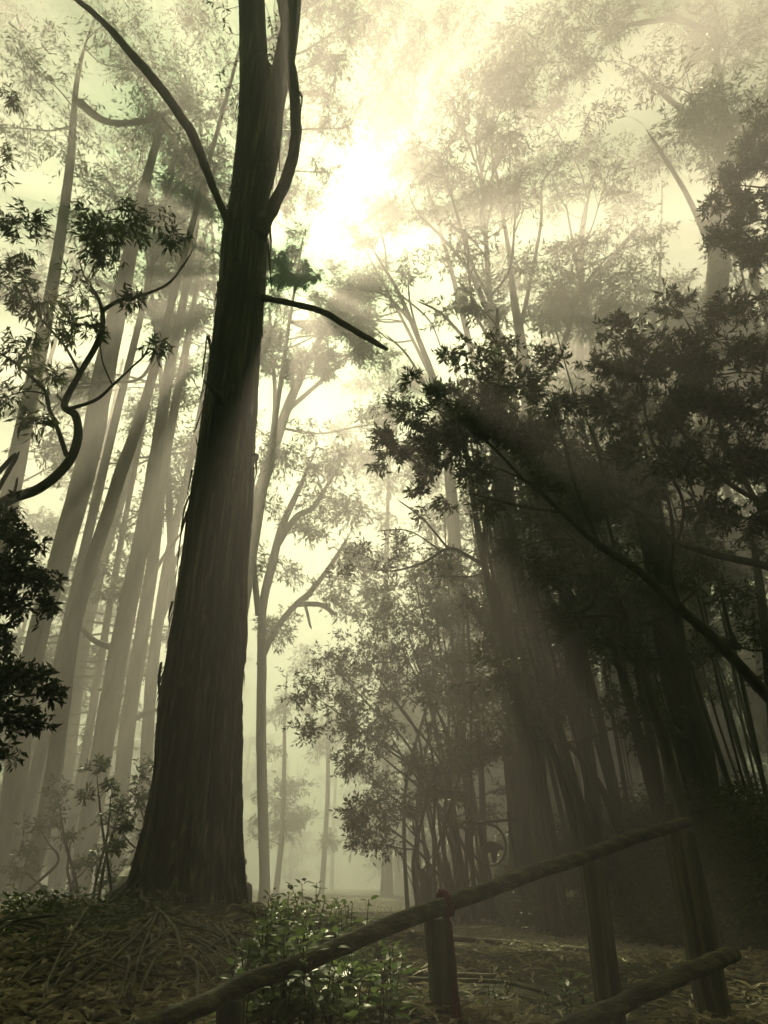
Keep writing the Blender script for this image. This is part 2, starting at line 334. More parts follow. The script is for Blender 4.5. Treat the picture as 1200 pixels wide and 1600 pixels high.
# ------------------------------------------------------------------ the big gum tree
def big_tree():
    Yp = 7.5
    base = P(284, 1412, Yp)
    root = empty('gum_tree', (base[0], base[1], base[2] - .1), 'huge leaning gum tree with stringy bark and flared base in front of the sun', 'tree')
    prof = [(1450, 160, 392), (1425, 178, 386), (1405, 188, 382), (1380, 203, 379), (1350, 215, 378), (1300, 228, 375), (1200, 244, 375), (1100, 251, 375), (1060, 258, 378),
            (1000, 268, 383), (900, 283, 385), (800, 296, 392), (700, 312, 397), (600, 325, 402), (500, 338, 409), (450, 343, 413), (400, 345, 416), (360, 350, 418),
            (330, 357, 419), (300, 362, 421), (250, 367, 433), (200, 372, 440), (160, 374, 441), (125, 375, 436), (100, 375, 420), (50, 374, 416), (0, 373, 414), (-40, 372, 411), (-80, 372, 406), (-120, 372, 400)]
    cs, rr = [], []
    for py, l, r in prof:
        c = P((l + r) / 2, py, Yp); cs.append(c); rr.append((r - l) / 2 * ppm(py, Yp))
    n, sides = 620, 112
    path, rad = smooth_path(cs, n, rr)
    S = np.concatenate([[0], np.cumsum(np.linalg.norm(np.diff(path, axis=0), axis=1))])
    a = np.arange(sides) / sides * 2 * np.pi
    A, SS = np.meshgrid(a, S)
    tw = A + SS * .09
    def ring(fr, fz, sd): return n3(tw + .10 * vnoise(SS * 1.3, A * 2, sd + 9), SS, fr, fz, sd)
    low = np.clip(1 - SS / 9.5, 0, 1)
    amp = .3 + .7 * low ** .6
    d = .035 * ring(1.2, .25, 11) + amp * (.034 * ring(5, .5, 12) + .036 * ring(11, .7, 13) + .024 * ring(24, 1.2, 14))
    d -= amp * .05 * np.maximum(0, ring(7, .45, 15)) ** .7                  # furrows
    d += amp * (.030 * sstep(-.05, .08, ring(9, .55, 21)) + .022 * sstep(0, .1, ring(16, .8, 22)))      # strips of bark standing proud
    d -= amp * .05 * np.maximum(0, 1 - np.abs(ring(13, .6, 23)) * 7)                                       # cracks
    flare = np.exp(-SS / .55)
    d = d + flare * (.07 * np.cos(5 * A + .6) + .05 * np.cos(9 * A + 2)) + .045 * np.exp(-SS / 1.6) * np.cos(4 * A + 1)
    # knot with a swelling under the old branch scar
    zk = np.interp(645, [p[0] for p in prof][::-1], S[(np.linspace(0, len(prof) - 1, len(prof)) / (len(prof) - 1) * (n - 1)).astype(int)][::-1])
    dA = (A - 0 + np.pi) % (2 * np.pi) - np.pi
    U = np.array([1., 0, 0]); Wd = np.array([0, 1., 0])
    r = rad[:, None]
    V = path[:, None] + (r * (1 + d))[:, :, None] * (U * np.cos(A)[:, :, None] + Wd * np.sin(A)[:, :, None])
    ak = -np.pi / 2                                                       # towards the camera
    dk = np.exp(-(((A - (ak % (2 * np.pi))) / .42) ** 2) - ((SS - zk) / .26) ** 2)
    lip = np.exp(-(((A - ((ak + .1) % (2 * np.pi))) / .3) ** 2) - ((SS - zk + .05) / .12) ** 2)
    V += ((.12 * dk - .13 * lip)[:, :, None] * rad[:, None, None] * 1.4) * (U * np.cos(A)[:, :, None] + Wd * np.sin(A)[:, :, None])
    idx = np.arange(n * sides).reshape(n, sides)
    Q = np.stack([idx[:-1], np.roll(idx[:-1], -1, 1), np.roll(idx[1:], -1, 1), idx[1:]], -1).reshape(-1, 4)
    mb = MB(); mb.add(V, Q)
    # buttress roots running out of the flare
    for k in range(6):
        an = -2.75 + k * .27 + rnd.uniform(-.1, .1)
        L = rnd.uniform(.25, .5); dv = np.array([math.cos(an), math.sin(an), 0]); s0 = base + dv * rad[14] * .75
        pts = [s0 - dv * .12 + np.array([0, 0, .22]), s0 + dv * L * .3 + np.array([0, 0, .05])]
        for q in (.7, 1.0):
            e = s0 + dv * L * q; pts.append(np.array([e[0], e[1], float(gh(e[0], e[1])) - .03]))
        p_, r_ = smooth_path(pts, 24, [.07, .075, .055, .03]); knobbly(mb, p_, r_, 12, .2, (2, 4), k, cap=False)
    # fine flakes lifting off the bark all over
    nf = 1500
    ii = rs.randint(20, n - 150, nf); jj = rs.randint(0, sides, nf)
    C = V[ii, jj]; out = C - path[ii]; out[:, 2] = 0; out /= np.linalg.norm(out, axis=1, keepdims=True)
    Dn = np.stack([np.zeros(nf), np.zeros(nf), -np.ones(nf)], 1) + out * rs.uniform(.02, .28, (nf, 1)) + rs.normal(size=(nf, 3)) * .05
    leaves(mb, C - out * .006, Dn, rs.uniform(.06, .45, nf) ** 1.15, rs.uniform(.01, .036, nf), 1, up=out, fold=.1)
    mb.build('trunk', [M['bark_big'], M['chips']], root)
    # pale right stem of the fork
    mb = MB()
    p_, r_ = smooth_path([P(415, 240, Yp), P(428, 160, Yp), P(445, 90, Yp), P(455, 30, Yp), P(460, -40, Yp), P(466, -110, Yp)], 120,
                         [.15, .19, .19, .17, .165, .14])
    knobbly(mb, p_, r_, 40, .05, (3, .8), 31, cap=False); mb.build('fork_stem', M['bark_big'], root)
    def limb(name, pix, ws, Ys, n=140, amp=.1, lump=.5, seed=0, mat='bark_limb', fr=(2, 6)):
        m_ = MB()
        pts = [P(x, y, Yv) for (x, y), Yv in zip(pix, Ys)]
        rr_ = [wv / 2 * ppm(y, Yv) for (x, y), wv, Yv in zip(pix, ws, Ys)]
        p_, r_ = smooth_path(pts, n, rr_, wob=.012, seed=seed); knobbly(m_, p_, r_, 20, amp, fr, seed, lump=lump)
        o_ = m_.build(name, M[mat], root); return o_, p_, r_
    o1, lp, lr = limb('branch', [(366, 372), (357, 350), (340, 310), (318, 255), (295, 200), (270, 165), (240, 125), (215, 95), (190, 65), (165, 40), (145, 20), (120, 0), (95, -30), (60, -90)],
                  [18, 13, 11, 13, 15, 14, 14, 13, 12, 10, 9, 8, 8, 6], np.linspace(7.3, 6.3, 14), 260, .13, .55, 3); o1['label'] = 'long dark bare bough curving up and out on the left'
    o2, p2, r2 = limb('branch', [(404, 368), (414, 345), (432, 315), (450, 270), (461, 225), (463, 190), (459, 150), (454, 100), (449, 50), (442, 10), (436, -30), (430, -120)],
                  [26, 22, 20, 18, 17, 17, 17, 17, 16, 16, 15, 13], np.linspace(7.3, 6.7, 12), 240, .08, .3, 5)
    o2['label'] = 'dark bough bending upright across the pale fork'
    limb('branch', [(459, 205), (464, 192), (468, 182)], [12, 9, 5], [7, 6.97, 6.95], 16, .2, 0, 8)
    o3, p3, r3 = limb('branch', [(408, 466), (425, 468), (450, 473), (490, 483), (530, 502), (560, 520), (585, 535), (604, 546)], [14, 9, 9, 10, 10, 10, 9, 5], np.linspace(7.45, 6.7, 8), 110, .14, .5, 9)
    o3['label'] = 'short dead branch broken off at its tip'
    limb('branch', [(352, 640), (340, 618), (328, 606), (318, 594)], [16, 9, 6, 2], [7.25, 7.1, 7.0, 6.95], 30, .2, 0, 12)
    limb('branch', [(382, 716), (392, 711), (401, 712), (400, 722)], [9, 8, 7, 4], [7.5, 7.45, 7.4, 7.4], 24, .2, 0, 13)
    # loose strips of bark hanging off both sides
    def strip(pix, wd, Yv=7.3, sway=.04):
        m_ = MB(); pts = smooth_path([P(x, y, Yv + rnd.uniform(-.05, .05)) for x, y in pix], 26, wob=.015, seed=rnd.randint(0, 999))
        k = len(pts); wv = wd * ppm(pix[0][1], Yv) * (1 - .75 * np.linspace(0, 1, k)) * .5
        yaw = rnd.uniform(0, 3.1)
        S1 = np.stack([np.cos(yaw + np.linspace(0, 1.5, k)), np.sin(yaw + np.linspace(0, 1.5, k)), np.zeros(k)], 1)
        V_ = np.concatenate([pts + S1 * wv[:, None], pts - S1 * wv[:, None]]); i = np.arange(k - 1)
        V2 = V_ + np.array([.004, -.006, .002])
        Q_ = np.stack([i, i + 1, i + 1 + k, i + k], 1)
        m_.add(np.concatenate([V_, V2]), np.concatenate([Q_, Q_ + 2 * k, np.stack([i, i + 2 * k, i + 1 + 2 * k, i + 1], 1), np.stack([i + k, i + 1 + k, i + 1 + 3 * k, i + 3 * k], 1)]))
        m_.build('bark_strip', M['chips'], root)
    strip([(324, 522), (321, 550), (317, 590)], 5); strip([(326, 524), (327, 540), (329, 560)], 6)
    strip([(320, 596), (316, 612), (311, 622)], 4); strip([(322, 620), (312, 650), (302, 676)], 5)
    strip([(305, 682), (309, 695), (312, 706)], 4); strip([(300, 735), (294, 775), (287, 800)], 5); strip([(292, 800), (284, 830), (278, 870)], 6)
    strip([(296, 775), (286, 810), (274, 905)], 4); strip([(403, 714), (397, 745), (392, 790)], 5); strip([(398, 714), (400, 740), (396, 765)], 4)
    strip([(250, 1035), (248, 1070), (251, 1105)], 6); strip([(256, 1040), (254, 1075), (255, 1100)], 3); strip([(268, 940), (264, 965), (262, 985)], 4)
    strip([(245, 1130), (243, 1150), (242, 1165)], 4); strip([(420, 358), (424, 380), (422, 412)], 4); strip([(418, 380), (421, 410), (424, 456)], 4)
    strip([(345, 365), (346, 378), (343, 384)], 6); strip([(341, 440), (340, 455), (337, 462)], 4); strip([(432, 190), (431, 225), (437, 250), (438, 268)], 5)
    strip([(461, 140), (470, 150), (471, 166), (469, 172)], 7); strip([(376, 150), (372, 200), (369, 235)], 4); strip([(412, 505), (410, 520), (408, 528)], 4)
    # leafy sprigs
    def sprig(pix, Yv, nl, L=.11):
        m_ = MB(); pts = smooth_path([P(x, y, Yv) for x, y in pix], 14); tubes(m_, pts, np.linspace(.006, .002, 14), 5)
        ii = rs.randint(4, 14, nl); D_ = np.stack([rs.normal(size=nl) * .7, rs.normal(size=nl) * .7, -rs.uniform(.2, 1.2, nl)], 1)
        leaves(m_, pts[ii], D_, rs.uniform(.7, 1.2, nl) * L, L * .32, 1); m_.build('leafy_sprig', [M['twig'], M['leaf_gum']], root)
    sprig([(375, 95), (362, 98), (350, 106), (342, 120)], 7.2, 12); sprig([(375, 130), (360, 134), (345, 138), (338, 132)], 7.2, 12)
    sprig([(374, 145), (362, 160), (348, 178)], 7.2, 3); sprig([(412, 0), (422, 30), (428, 60), (424, 90)], 7.4, 26)
    sprig([(432, -10), (428, 20), (436, 60), (430, 90)], 7.5, 26); sprig([(372, 10), (355, 14), (340, 8), (320, 0)], 7.3, 18); sprig([(360, 20), (350, 30), (358, 45)], 7.3, 8)
    return root, path, rad
BT, btp, btr = big_tree()

# ------------------------------------------------------------------ trees with crowns
STY = {  # leaf length, width, droop, spread, leaf material, wood material
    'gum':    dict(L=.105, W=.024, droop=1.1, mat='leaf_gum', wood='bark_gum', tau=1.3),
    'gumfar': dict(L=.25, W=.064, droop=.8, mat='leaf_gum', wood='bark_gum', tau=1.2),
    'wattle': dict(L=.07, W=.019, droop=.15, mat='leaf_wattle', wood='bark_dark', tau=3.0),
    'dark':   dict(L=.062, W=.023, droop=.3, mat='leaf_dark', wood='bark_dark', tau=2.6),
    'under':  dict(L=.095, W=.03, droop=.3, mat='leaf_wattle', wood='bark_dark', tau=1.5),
}
def crown_clump(mb, att, c, r, st, dens=1.0, wood_r=.02, seed=0):
    """a bough from att to the clump centre, sprays, twigs and leaves"""
    r = np.asarray(r, float); c = np.asarray(c, float); att = np.asarray(att, float)
    d = c - att; L0 = np.linalg.norm(d)
    side = np.cross(d, rs.normal(size=3)); side = side / (np.linalg.norm(side) + 1e-9) * L0 * rs.uniform(.05, .16)
    bough = smooth_path([att, att + d * .35 + side + [0, 0, -.03 * L0], att + d * .7 + side * .6, c, c + d / (L0 + 1e-6) * r.mean() * .5], 22, wob=.02 * L0 ** .5, seed=seed)
    tubes(mb, bough, np.linspace(wood_r, wood_r * .25, 22), 6)
    area = math.pi * r[0] * r[2]; A = st['L'] * st['W'] * .5
    N = int(st['tau'] * dens * 2 * area / A * .75); N = max(60, min(N, 22000))
    ns = max(5, int(9 + 6 * r.mean())); nt_ = max(4, int(round((N / ns) ** .5 * .75))); nl = max(4, int(round(N / ns / nt_)))
    # sprays
    a = rs.normal(size=(ns, 3)); a /= np.linalg.norm(a, axis=1, keepdims=True); a[:, 2] = a[:, 2] * .8 + .1
    tip = c + a * r * rs.uniform(.45, .95, (ns, 1))
    s0 = bough[rs.randint(10, 22, ns)]
    K = 8; tt = np.linspace(0, 1, K)[None, :, None]
    mid = (s0 + tip) / 2 + rs.normal(size=(ns, 3)) * r.mean() * .14
    spr = (1 - tt) ** 2 * s0[:, None] + 2 * tt * (1 - tt) * mid[:, None] + tt ** 2 * tip[:, None]
    tubes(mb, spr, np.repeat(np.linspace(wood_r * .4, wood_r * .12, K)[None], ns, 0), 4)
    # twigs
    si = np.repeat(np.arange(ns), nt_); m = len(si)
    ki = rs.randint(2, K, m); t0 = spr[si, ki]
    dirs = (spr[si, -1] - spr[si, 0]); dirs /= np.linalg.norm(dirs, axis=1, keepdims=True) + 1e-9
    tl = r.mean() * rs.uniform(.3, .75, (m, 1))
    dv = dirs * .8 + rs.normal(size=(m, 3)) * .65; dv[:, 2] += .15; dv /= np.linalg.norm(dv, axis=1, keepdims=True)
    t1 = t0 + dv * tl * .55 + rs.normal(size=(m, 3)) * .04 * r.mean(); t2 = t1 + (dv + np.array([0, 0, -.35 * st['droop']])) * tl * .45
    tw = np.stack([t0, t1, t2], 1)
    tubes(mb, tw, np.repeat(np.array([[wood_r * .12 + .0012, wood_r * .08 + .001, .0008]]), m, 0), 3)
    # leaves
    li = np.repeat(np.arange(m), nl); n = len(li); u = rs.uniform(.1, 1.0, (n, 1))
    Cc = np.where(u < .5, tw[li, 0] + (tw[li, 1] - tw[li, 0]) * u * 2, tw[li, 1] + (tw[li, 2] - tw[li, 1]) * (u - .5) * 2)
    Cc = Cc + rs.normal(size=(n, 3)) * st['L'] * .08
    sd = np.cross(dv, rs.normal(size=(m, 3))); sd /= np.linalg.norm(sd, axis=1, keepdims=True) + 1e-9
    D_ = dv[li] * .75 + sd[li] * rs.choice([-1., 1.], (n, 1)) * .85 + rs.normal(size=(n, 3)) * .28; D_[:, 2] -= st['droop'] * rs.uniform(.3, 1.2, n)
    s_ = rs.uniform(.45, 1.35, n)
    leaves(mb, Cc, D_, st['L'] * s_, st['W'] * s_, 1)
def tree(name, label, cat, limbs, clumps, style, group=None, base=None, sides=14, wood=None, barky=.06):
    """limbs: list of (points, radii) in the world, clumps: (centre, radii, density)"""
    st = STY[style]
    b = base if base is not None else limbs[0][0][0]
    root = empty(name, b, label, cat, group)
    mb = MB(); allp = []; allr = []
    for k, (pts, rad) in enumerate(limbs):
        n = max(16, int(len(pts) * 9)); p_, r_ = smooth_path(pts, n, rad, wob=.25 * float(np.mean(rad)), seed=rnd.randint(0, 9999))
        kk = max(6, int(np.sum(p_[:, 2] < 39.5))) if p_[-1, 2] > 39.5 else len(p_)
        p_, r_ = p_[:kk], r_[:kk]
        if k > 0 or len(limbs) > 1: r_ = r_ * np.clip(np.linspace(1, 0, len(r_)) / .16 + .12, 0, 1)
        if kk < n: r_ = r_ * np.minimum(1, np.linspace(1.2, .05, kk) ** .6)
        knobbly(mb, p_, r_, sides if k == 0 else max(8, sides - 4), barky, (1.6, 1.2), rnd.randint(0, 999), lump=.3)
        allp.append(p_); allr.append(r_)
    mb.build('trunk', M[wood or st['wood']], root)
    AP = np.concatenate(allp); AR = np.concatenate(allr)
    if clumps:
        mb = MB()
        for c, r, dens in clumps:
            c = np.asarray(c, float)
            dd = np.linalg.norm(AP - c, axis=1) + np.where(AP[:, 2] > c[2] + .1, 1.2, 0)
            i = int(np.argmin(dd)); L = dd[i]
            crown_clump(mb, AP[i], c, r, st, dens, wood_r=float(min(AR[i] * .6, .012 + .012 * L)), seed=rnd.randint(0, 9999))
        mb.build('crown', [M['twig'], M[st['mat']]], root)
    return root
DK = 1.0   # how far the next trees stand, times their listed distance
def px_limb(pix, Yv):
    """pix (px,py,width px); Yv one distance or a list"""
    Ys = np.full(len(pix), Yv) if np.isscalar(Yv) else np.linspace(Yv[0], Yv[1], len(pix))
    Ys = Ys * DK
    return [P(x, y, q) for (x, y, _), q in zip(pix, Ys)], [wd / 2 * ppm(y, q) for (_, y, wd), q in zip(pix, Ys)]
def grounded(pix, Yv):
    pts, rad = px_limb(pix, Yv); p = pts[0]; q = pts[1]; g = float(gh(p[0], p[1]))
    if p[2] > g + .02:
        d = (p - q) / abs(p[2] - q[2] + 1e-6); h = p[2] - g + .1
        nb = p + np.array([d[0] * h * .6, d[1] * h * .6, 0]); nb[2] = float(gh(nb[0], nb[1])) - .1
        pts.insert(0, nb); rad.insert(0, rad[0] * 1.25)
    return pts, rad
def cl(px, py, Yv, rpx, dens=1.0, squash=.75, depth=1.0):
    d_ = ray(px, py); Yv = min(Yv * DK, 37.5 / max(.01, d_[2] / d_[1]))
    m = ppm(py, Yv); c = P(px, py, Yv + rnd.uniform(-.35, .35) * rpx * m * 2); r = rpx * m
    return (c, (r, r * depth, r * squash), dens)

# --- left: the slender tree leaning in over the edge
L1 = [px_limb([(-190, 1180, 30), (-130, 1010, 26), (-60, 860, 22), (0, 790, 17), (60, 765, 15), (105, 725, 14), (122, 685, 13), (118, 650, 12), (101, 632, 11), (125, 585, 9), (150, 540, 9), (161, 500, 8), (156, 470, 6), (130, 430, 5), (122, 395, 4)], 6.0),
      px_limb([(158, 487, 7), (185, 470, 6), (215, 463, 5), (260, 445, 4), (288, 412, 3), (302, 388, 2)], 6.0),
      px_limb([(104, 640, 6), (150, 625, 5), (178, 600, 4), (205, 575, 3), (225, 555, 3), (236, 530, 2)], 5.9),
      px_limb([(104, 712, 8), (90, 670, 7), (78, 640, 6), (70, 610, 5), (50, 590, 5), (20, 565, 4), (-20, 540, 4)], (6, 5.6)),
      px_limb([(175, 600, 3), (160, 565, 2), (156, 530, 2)], 6.0), px_limb([(125, 585, 5), (100, 540, 4), (60, 490, 4), (30, 420, 3)], (6, 6.4)),
      px_limb([(8, 785, 7), (22, 770, 5), (28, 745, 3)], 6.0), px_limb([(-30, 830, 9), (0, 760, 7), (30, 704, 6)], 5.8),
      px_limb([(-30, 770, 9), (0, 735, 8), (25, 707, 6)], 5.9)]
g0 = P(-190, 1180, 6.0); L1[0][0].insert(0, np.array([g0[0] - .25, 6.0, float(gh(g0[0], 6.0)) - .1])); L1[0][1].insert(0, .12)
tree('sapling_tree', 'slender dark gum with sinuous bare branches leaning in from the left edge', 'tree', L1,
     [cl(40, 365, 6.3, 55, 1.05), cl(5, 440, 6.3, 50, 1.05), cl(165, 385, 6, 52, 1.50), cl(190, 345, 6.1, 42, 1.35), cl(240, 350, 6.1, 36, 0.52), cl(270, 370, 6.1, 30, 0.45), cl(140, 335, 6.1, 30, 0.60),
      cl(30, 545, 5.9, 48, 1.05), cl(75, 590, 5.8, 36, 0.90), cl(110, 505, 6, 40, 0.90), cl(10, 620, 5.7, 40, 0.90), cl(150, 520, 6, 24, 0.60), cl(205, 470, 6, 24, 0.45), cl(238, 545, 5.9, 24, .25),
      cl(60, 660, 5.8, 30, 0.52), cl(120, 450, 6.1, 34, 0.75), cl(60, 470, 6.3, 50, 0.90), cl(10, 150, 7.0, 28, 0.75), cl(0, 230, 6.8, 24, 0.60)], 'gum', wood='bark_dark', barky=.1)
# --- left: the black bushy tree at the edge
tree('bushy_tree', 'dense black-green leafy tree crowding the left edge under the bare branches', 'tree',
     [px_limb([(-70, 1480, 26), (-60, 1300, 24), (-55, 1150, 22), (-45, 1000, 18), (-20, 880, 12), (10, 820, 8)], 4.8), px_limb([(-55, 1150, 12), (-10, 1080, 8), (40, 1060, 5)], 4.8)],
     [cl(5, 815, 4.8, 45), cl(45, 850, 4.8, 40), cl(10, 890, 4.7, 52, 1.1), cl(60, 905, 4.8, 36), cl(70, 950, 4.8, 24, .8), cl(25, 950, 4.8, 42), cl(5, 1000, 4.8, 30, .8),
      cl(15, 1060, 4.6, 44, 1.1), cl(60, 1070, 4.7, 34), cl(85, 1085, 4.7, 18, .7), cl(20, 1120, 4.6, 42), cl(60, 1130, 4.7, 24, .8), cl(5, 1180, 4.6, 30, .7), cl(-40, 930, 4.8, 60), cl(-40, 1080, 4.8, 60)], 'dark')

DK = 1.8
# --- left: tall pale gums in the mist
def tall_gum(pix, Yv, label, clumps=(), extra=(), style='gumfar', top=None, group='tall gums in the mist on the left', name='tall_gum_tree', wood=None):
    a = grounded(pix, Yv); pts, rad = a; rad = [q * .8 for q in rad]
    # carry the stem on to its top
    d = pts[-1] - pts[-2]; d /= np.linalg.norm(d); d = d * .6 + np.array([0, 0, .4])
    z1 = top or 34.; h = max(1., z1 - pts[-1][2])
    for f in (.35, .7, 1.):
        pts.append(pts[-1] + d / d[2] * h * .33); rad.append(rad[-1] * .75)
    limbs = [(pts, rad)] + [px_limb(e, Yv) for e in extra]
    return tree(name, label, 'tree', limbs, list(clumps), style, group, wood=wood)
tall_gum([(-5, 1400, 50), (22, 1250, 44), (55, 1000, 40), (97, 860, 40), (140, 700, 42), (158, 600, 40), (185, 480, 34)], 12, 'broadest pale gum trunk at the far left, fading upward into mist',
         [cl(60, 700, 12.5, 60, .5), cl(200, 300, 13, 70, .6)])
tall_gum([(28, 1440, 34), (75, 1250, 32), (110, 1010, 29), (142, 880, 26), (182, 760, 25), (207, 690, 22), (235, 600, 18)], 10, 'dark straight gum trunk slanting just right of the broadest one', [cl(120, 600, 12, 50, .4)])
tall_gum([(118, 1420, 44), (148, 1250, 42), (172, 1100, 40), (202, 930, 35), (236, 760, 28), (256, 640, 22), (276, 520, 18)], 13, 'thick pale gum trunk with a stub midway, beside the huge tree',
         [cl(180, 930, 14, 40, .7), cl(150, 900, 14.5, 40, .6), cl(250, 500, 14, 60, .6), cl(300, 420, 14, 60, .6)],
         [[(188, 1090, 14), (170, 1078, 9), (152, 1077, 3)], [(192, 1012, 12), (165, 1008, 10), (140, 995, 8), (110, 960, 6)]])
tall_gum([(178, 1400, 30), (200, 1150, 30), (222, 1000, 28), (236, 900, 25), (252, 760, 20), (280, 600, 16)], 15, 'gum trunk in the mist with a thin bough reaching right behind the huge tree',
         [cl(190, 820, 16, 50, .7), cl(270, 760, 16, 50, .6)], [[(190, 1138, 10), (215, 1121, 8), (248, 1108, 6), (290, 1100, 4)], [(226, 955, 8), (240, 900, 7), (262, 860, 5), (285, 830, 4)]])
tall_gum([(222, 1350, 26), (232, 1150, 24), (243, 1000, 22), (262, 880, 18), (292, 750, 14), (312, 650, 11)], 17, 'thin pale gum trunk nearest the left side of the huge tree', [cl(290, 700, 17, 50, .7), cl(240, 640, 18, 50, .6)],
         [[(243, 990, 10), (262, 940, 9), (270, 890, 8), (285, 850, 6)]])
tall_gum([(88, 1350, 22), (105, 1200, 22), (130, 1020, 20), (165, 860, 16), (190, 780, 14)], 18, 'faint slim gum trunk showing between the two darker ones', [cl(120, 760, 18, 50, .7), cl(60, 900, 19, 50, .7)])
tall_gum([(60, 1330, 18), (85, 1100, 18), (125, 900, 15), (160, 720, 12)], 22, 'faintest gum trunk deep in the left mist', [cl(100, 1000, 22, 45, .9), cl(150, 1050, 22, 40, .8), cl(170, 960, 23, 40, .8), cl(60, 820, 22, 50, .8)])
# --- far left top: shadowy gum whose crown fills the corner
tree('spreading_gum_tree', 'shadowy gum with twisting limbs and wide crown high in the upper left mist', 'tree',
     [(lambda a: a)(grounded([(-20, 1000, 30), (20, 760, 30), (60, 560, 28), (84, 430, 26), (110, 250, 22), (122, 120, 18), (150, 20, 14), (165, -30, 8)], 10.8)),
      px_limb([(125, 160, 14), (170, 190, 10), (240, 185, 8), (300, 150, 6)], 10.8)],
     [cl(60, 110, 10.8, 80, .4), cl(180, 30, 10.8, 70, .4), cl(270, 110, 10.8, 65, .4), cl(225, 195, 10.8, 60, .4), cl(95, 225, 11, 60, .4), cl(15, 200, 10.8, 60, .4), cl(150, 290, 11, 50, .4), cl(330, 50, 10.8, 50, .4), cl(300, 250, 11, 60, .4), cl(20, 20, 10.8, 70, .4), cl(300, 10, 11, 60, .4),
      cl(210, 110, 11, 50, .4), cl(320, 180, 11, 50, .4), cl(120, 350, 11, 50, .4)], 'gumfar')
# --- centre: the gum with forking limbs right of the huge tree
tree('forking_gum_tree', 'mid-distance gum whose forked limbs arch right just past the huge tree', 'tree',
     [grounded([(414, 1370, 17), (410, 1200, 16), (408, 1060, 15), (410, 960, 13), (425, 880, 14), (438, 830, 12), (465, 770, 9), (495, 700, 7)], 16),
      px_limb([(404, 1040, 11), (430, 985, 10), (462, 945, 10), (485, 925, 9), (520, 880, 7), (550, 830, 5)], 16), px_limb([(462, 945, 9), (500, 945, 8), (525, 962, 6)], 15.8),
      px_limb([(430, 860, 10), (460, 810, 9), (490, 790, 7), (530, 730, 5)], 16), px_limb([(404, 960, 10), (396, 860, 9), (400, 760, 7)], 16.2), px_limb([(478, 948, 5), (482, 968, 4), (487, 983, 3)], 15.7)],
     [cl(430, 715, 16, 48, 1.1), cl(500, 735, 16, 48, 1.1), cl(545, 800, 16, 50, 1.1), cl(475, 825, 16, 45, .8), cl(560, 880, 15.7, 46, 1.2), cl(515, 930, 15.7, 40, 1.1), cl(430, 990, 16.2, 36, .9), cl(412, 880, 16, 34, .7), cl(590, 930, 15.7, 40, 1.1), cl(545, 960, 15.7, 30, 1.0),
      cl(395, 780, 16.5, 30, .8)] + [cl(rs.uniform(395, 590), rs.uniform(650, 980), 16 + rs.uniform(-1, 1.5), rs.uniform(26, 42), .5) for _ in range(14)], 'gumfar')
# --- the tree that stands before the sun
tree('sunlit_gum_tree', 'pale gum crown straight under and beside the sun glare', 'tree',
     [grounded([(330, 1380, 28), (345, 1100, 26), (375, 900, 23), (410, 760, 19), (450, 640, 15), (495, 540, 11), (525, 470, 7)], 19),
      px_limb([(412, 760, 8), (430, 640, 7), (425, 540, 5), (420, 470, 4)], 19), px_limb([(450, 640, 8), (520, 580, 6), (580, 520, 4)], 19), px_limb([(400, 780, 8), (370, 640, 7), (360, 500, 5), (380, 380, 4)], 19)],
     [cl(535, 455, 18.5, 40, 1.6), cl(560, 490, 18.5, 34, 1.5), cl(520, 412, 18.5, 18, 1.1), cl(426, 470, 18.5, 16, 1.0), cl(590, 560, 19, 34, 1.1), cl(458, 440, 18.5, 7, .5), cl(440, 414, 18.5, 9, .6),
      cl(400, 400, 19, 40, 1.2), cl(300, 380, 19, 50, 1.2), cl(380, 300, 19, 40, 1.2), cl(440, 320, 19, 26, 1.2), cl(600, 660, 19, 34)], 'gumfar')
# --- the high gum above the beams
tree('high_gum_tree', 'towering ghostly gum crown right of the fork, above the sun', 'tree',
     [grounded([(318, 1380, 34), (322, 1100, 32), (348, 800, 28), (374, 500, 24), (392, 300, 18), (398, 150, 10.6), (400, 60, 8)], 10.8)],
     [cl(520, 90, 10.8, 45, 1.2), cl(560, 30, 10.5, 45, 1.0), cl(500, 150, 10.8, 36, 1.2), cl(530, 200, 10.8, 30, 1.0), cl(500, 0, 10.3, 50, 1.2), cl(505, 270, 11, 24, .9), cl(440, 200, 10.8, 40, 1), cl(440, 60, 10.6, 40, 1)], 'gumfar')
# --- upper right pale trees
tree('fan_gum_tree', 'pale gum fanning thin upswept limbs above the dark wattles', 'tree',
     [grounded([(860, 1250, 34), (850, 1000, 32), (838, 800, 28), (825, 620, 22), (812, 520, 15), (800, 450, 10), (792, 380, 7), (782, 300, 5), (766, 230, 4), (740, 170, 3)], 12.2),
      px_limb([(822, 600, 12), (770, 500, 9), (730, 420, 7), (690, 370, 5), (650, 330, 3), (636, 290, 2)], 12.2), px_limb([(812, 520, 8), (830, 430, 6), (845, 350, 5), (850, 280, 3), (900, 240, 2)], 12.2),
      px_limb([(800, 560, 8), (740, 540, 6), (690, 490, 4), (650, 470, 3)], 12.2), px_limb([(830, 640, 12), (880, 540, 9), (905, 460, 7), (950, 400, 4)], 12.2)],
     [cl(640, 420, 12.2, 36, .7), cl(690, 395, 12.2, 42, .6), cl(750, 440, 12.2, 46, .9), cl(820, 420, 12.2, 46, .8), cl(890, 405, 12.2, 46, 1.0), cl(780, 500, 12.2, 52, 1.0), cl(870, 490, 12.2, 55, 1.2), cl(700, 480, 12.2, 40, .9), cl(940, 440, 12.2, 40, 1.0),
      cl(660, 250, 12.2, 34, .45), cl(720, 210, 12.2, 36, .3), cl(660, 330, 12.2, 30, .4), cl(740, 330, 12.2, 40, .3), cl(620, 470, 12.2, 26, .7), cl(950, 500, 12.2, 46, 1.1)], 'gumfar')
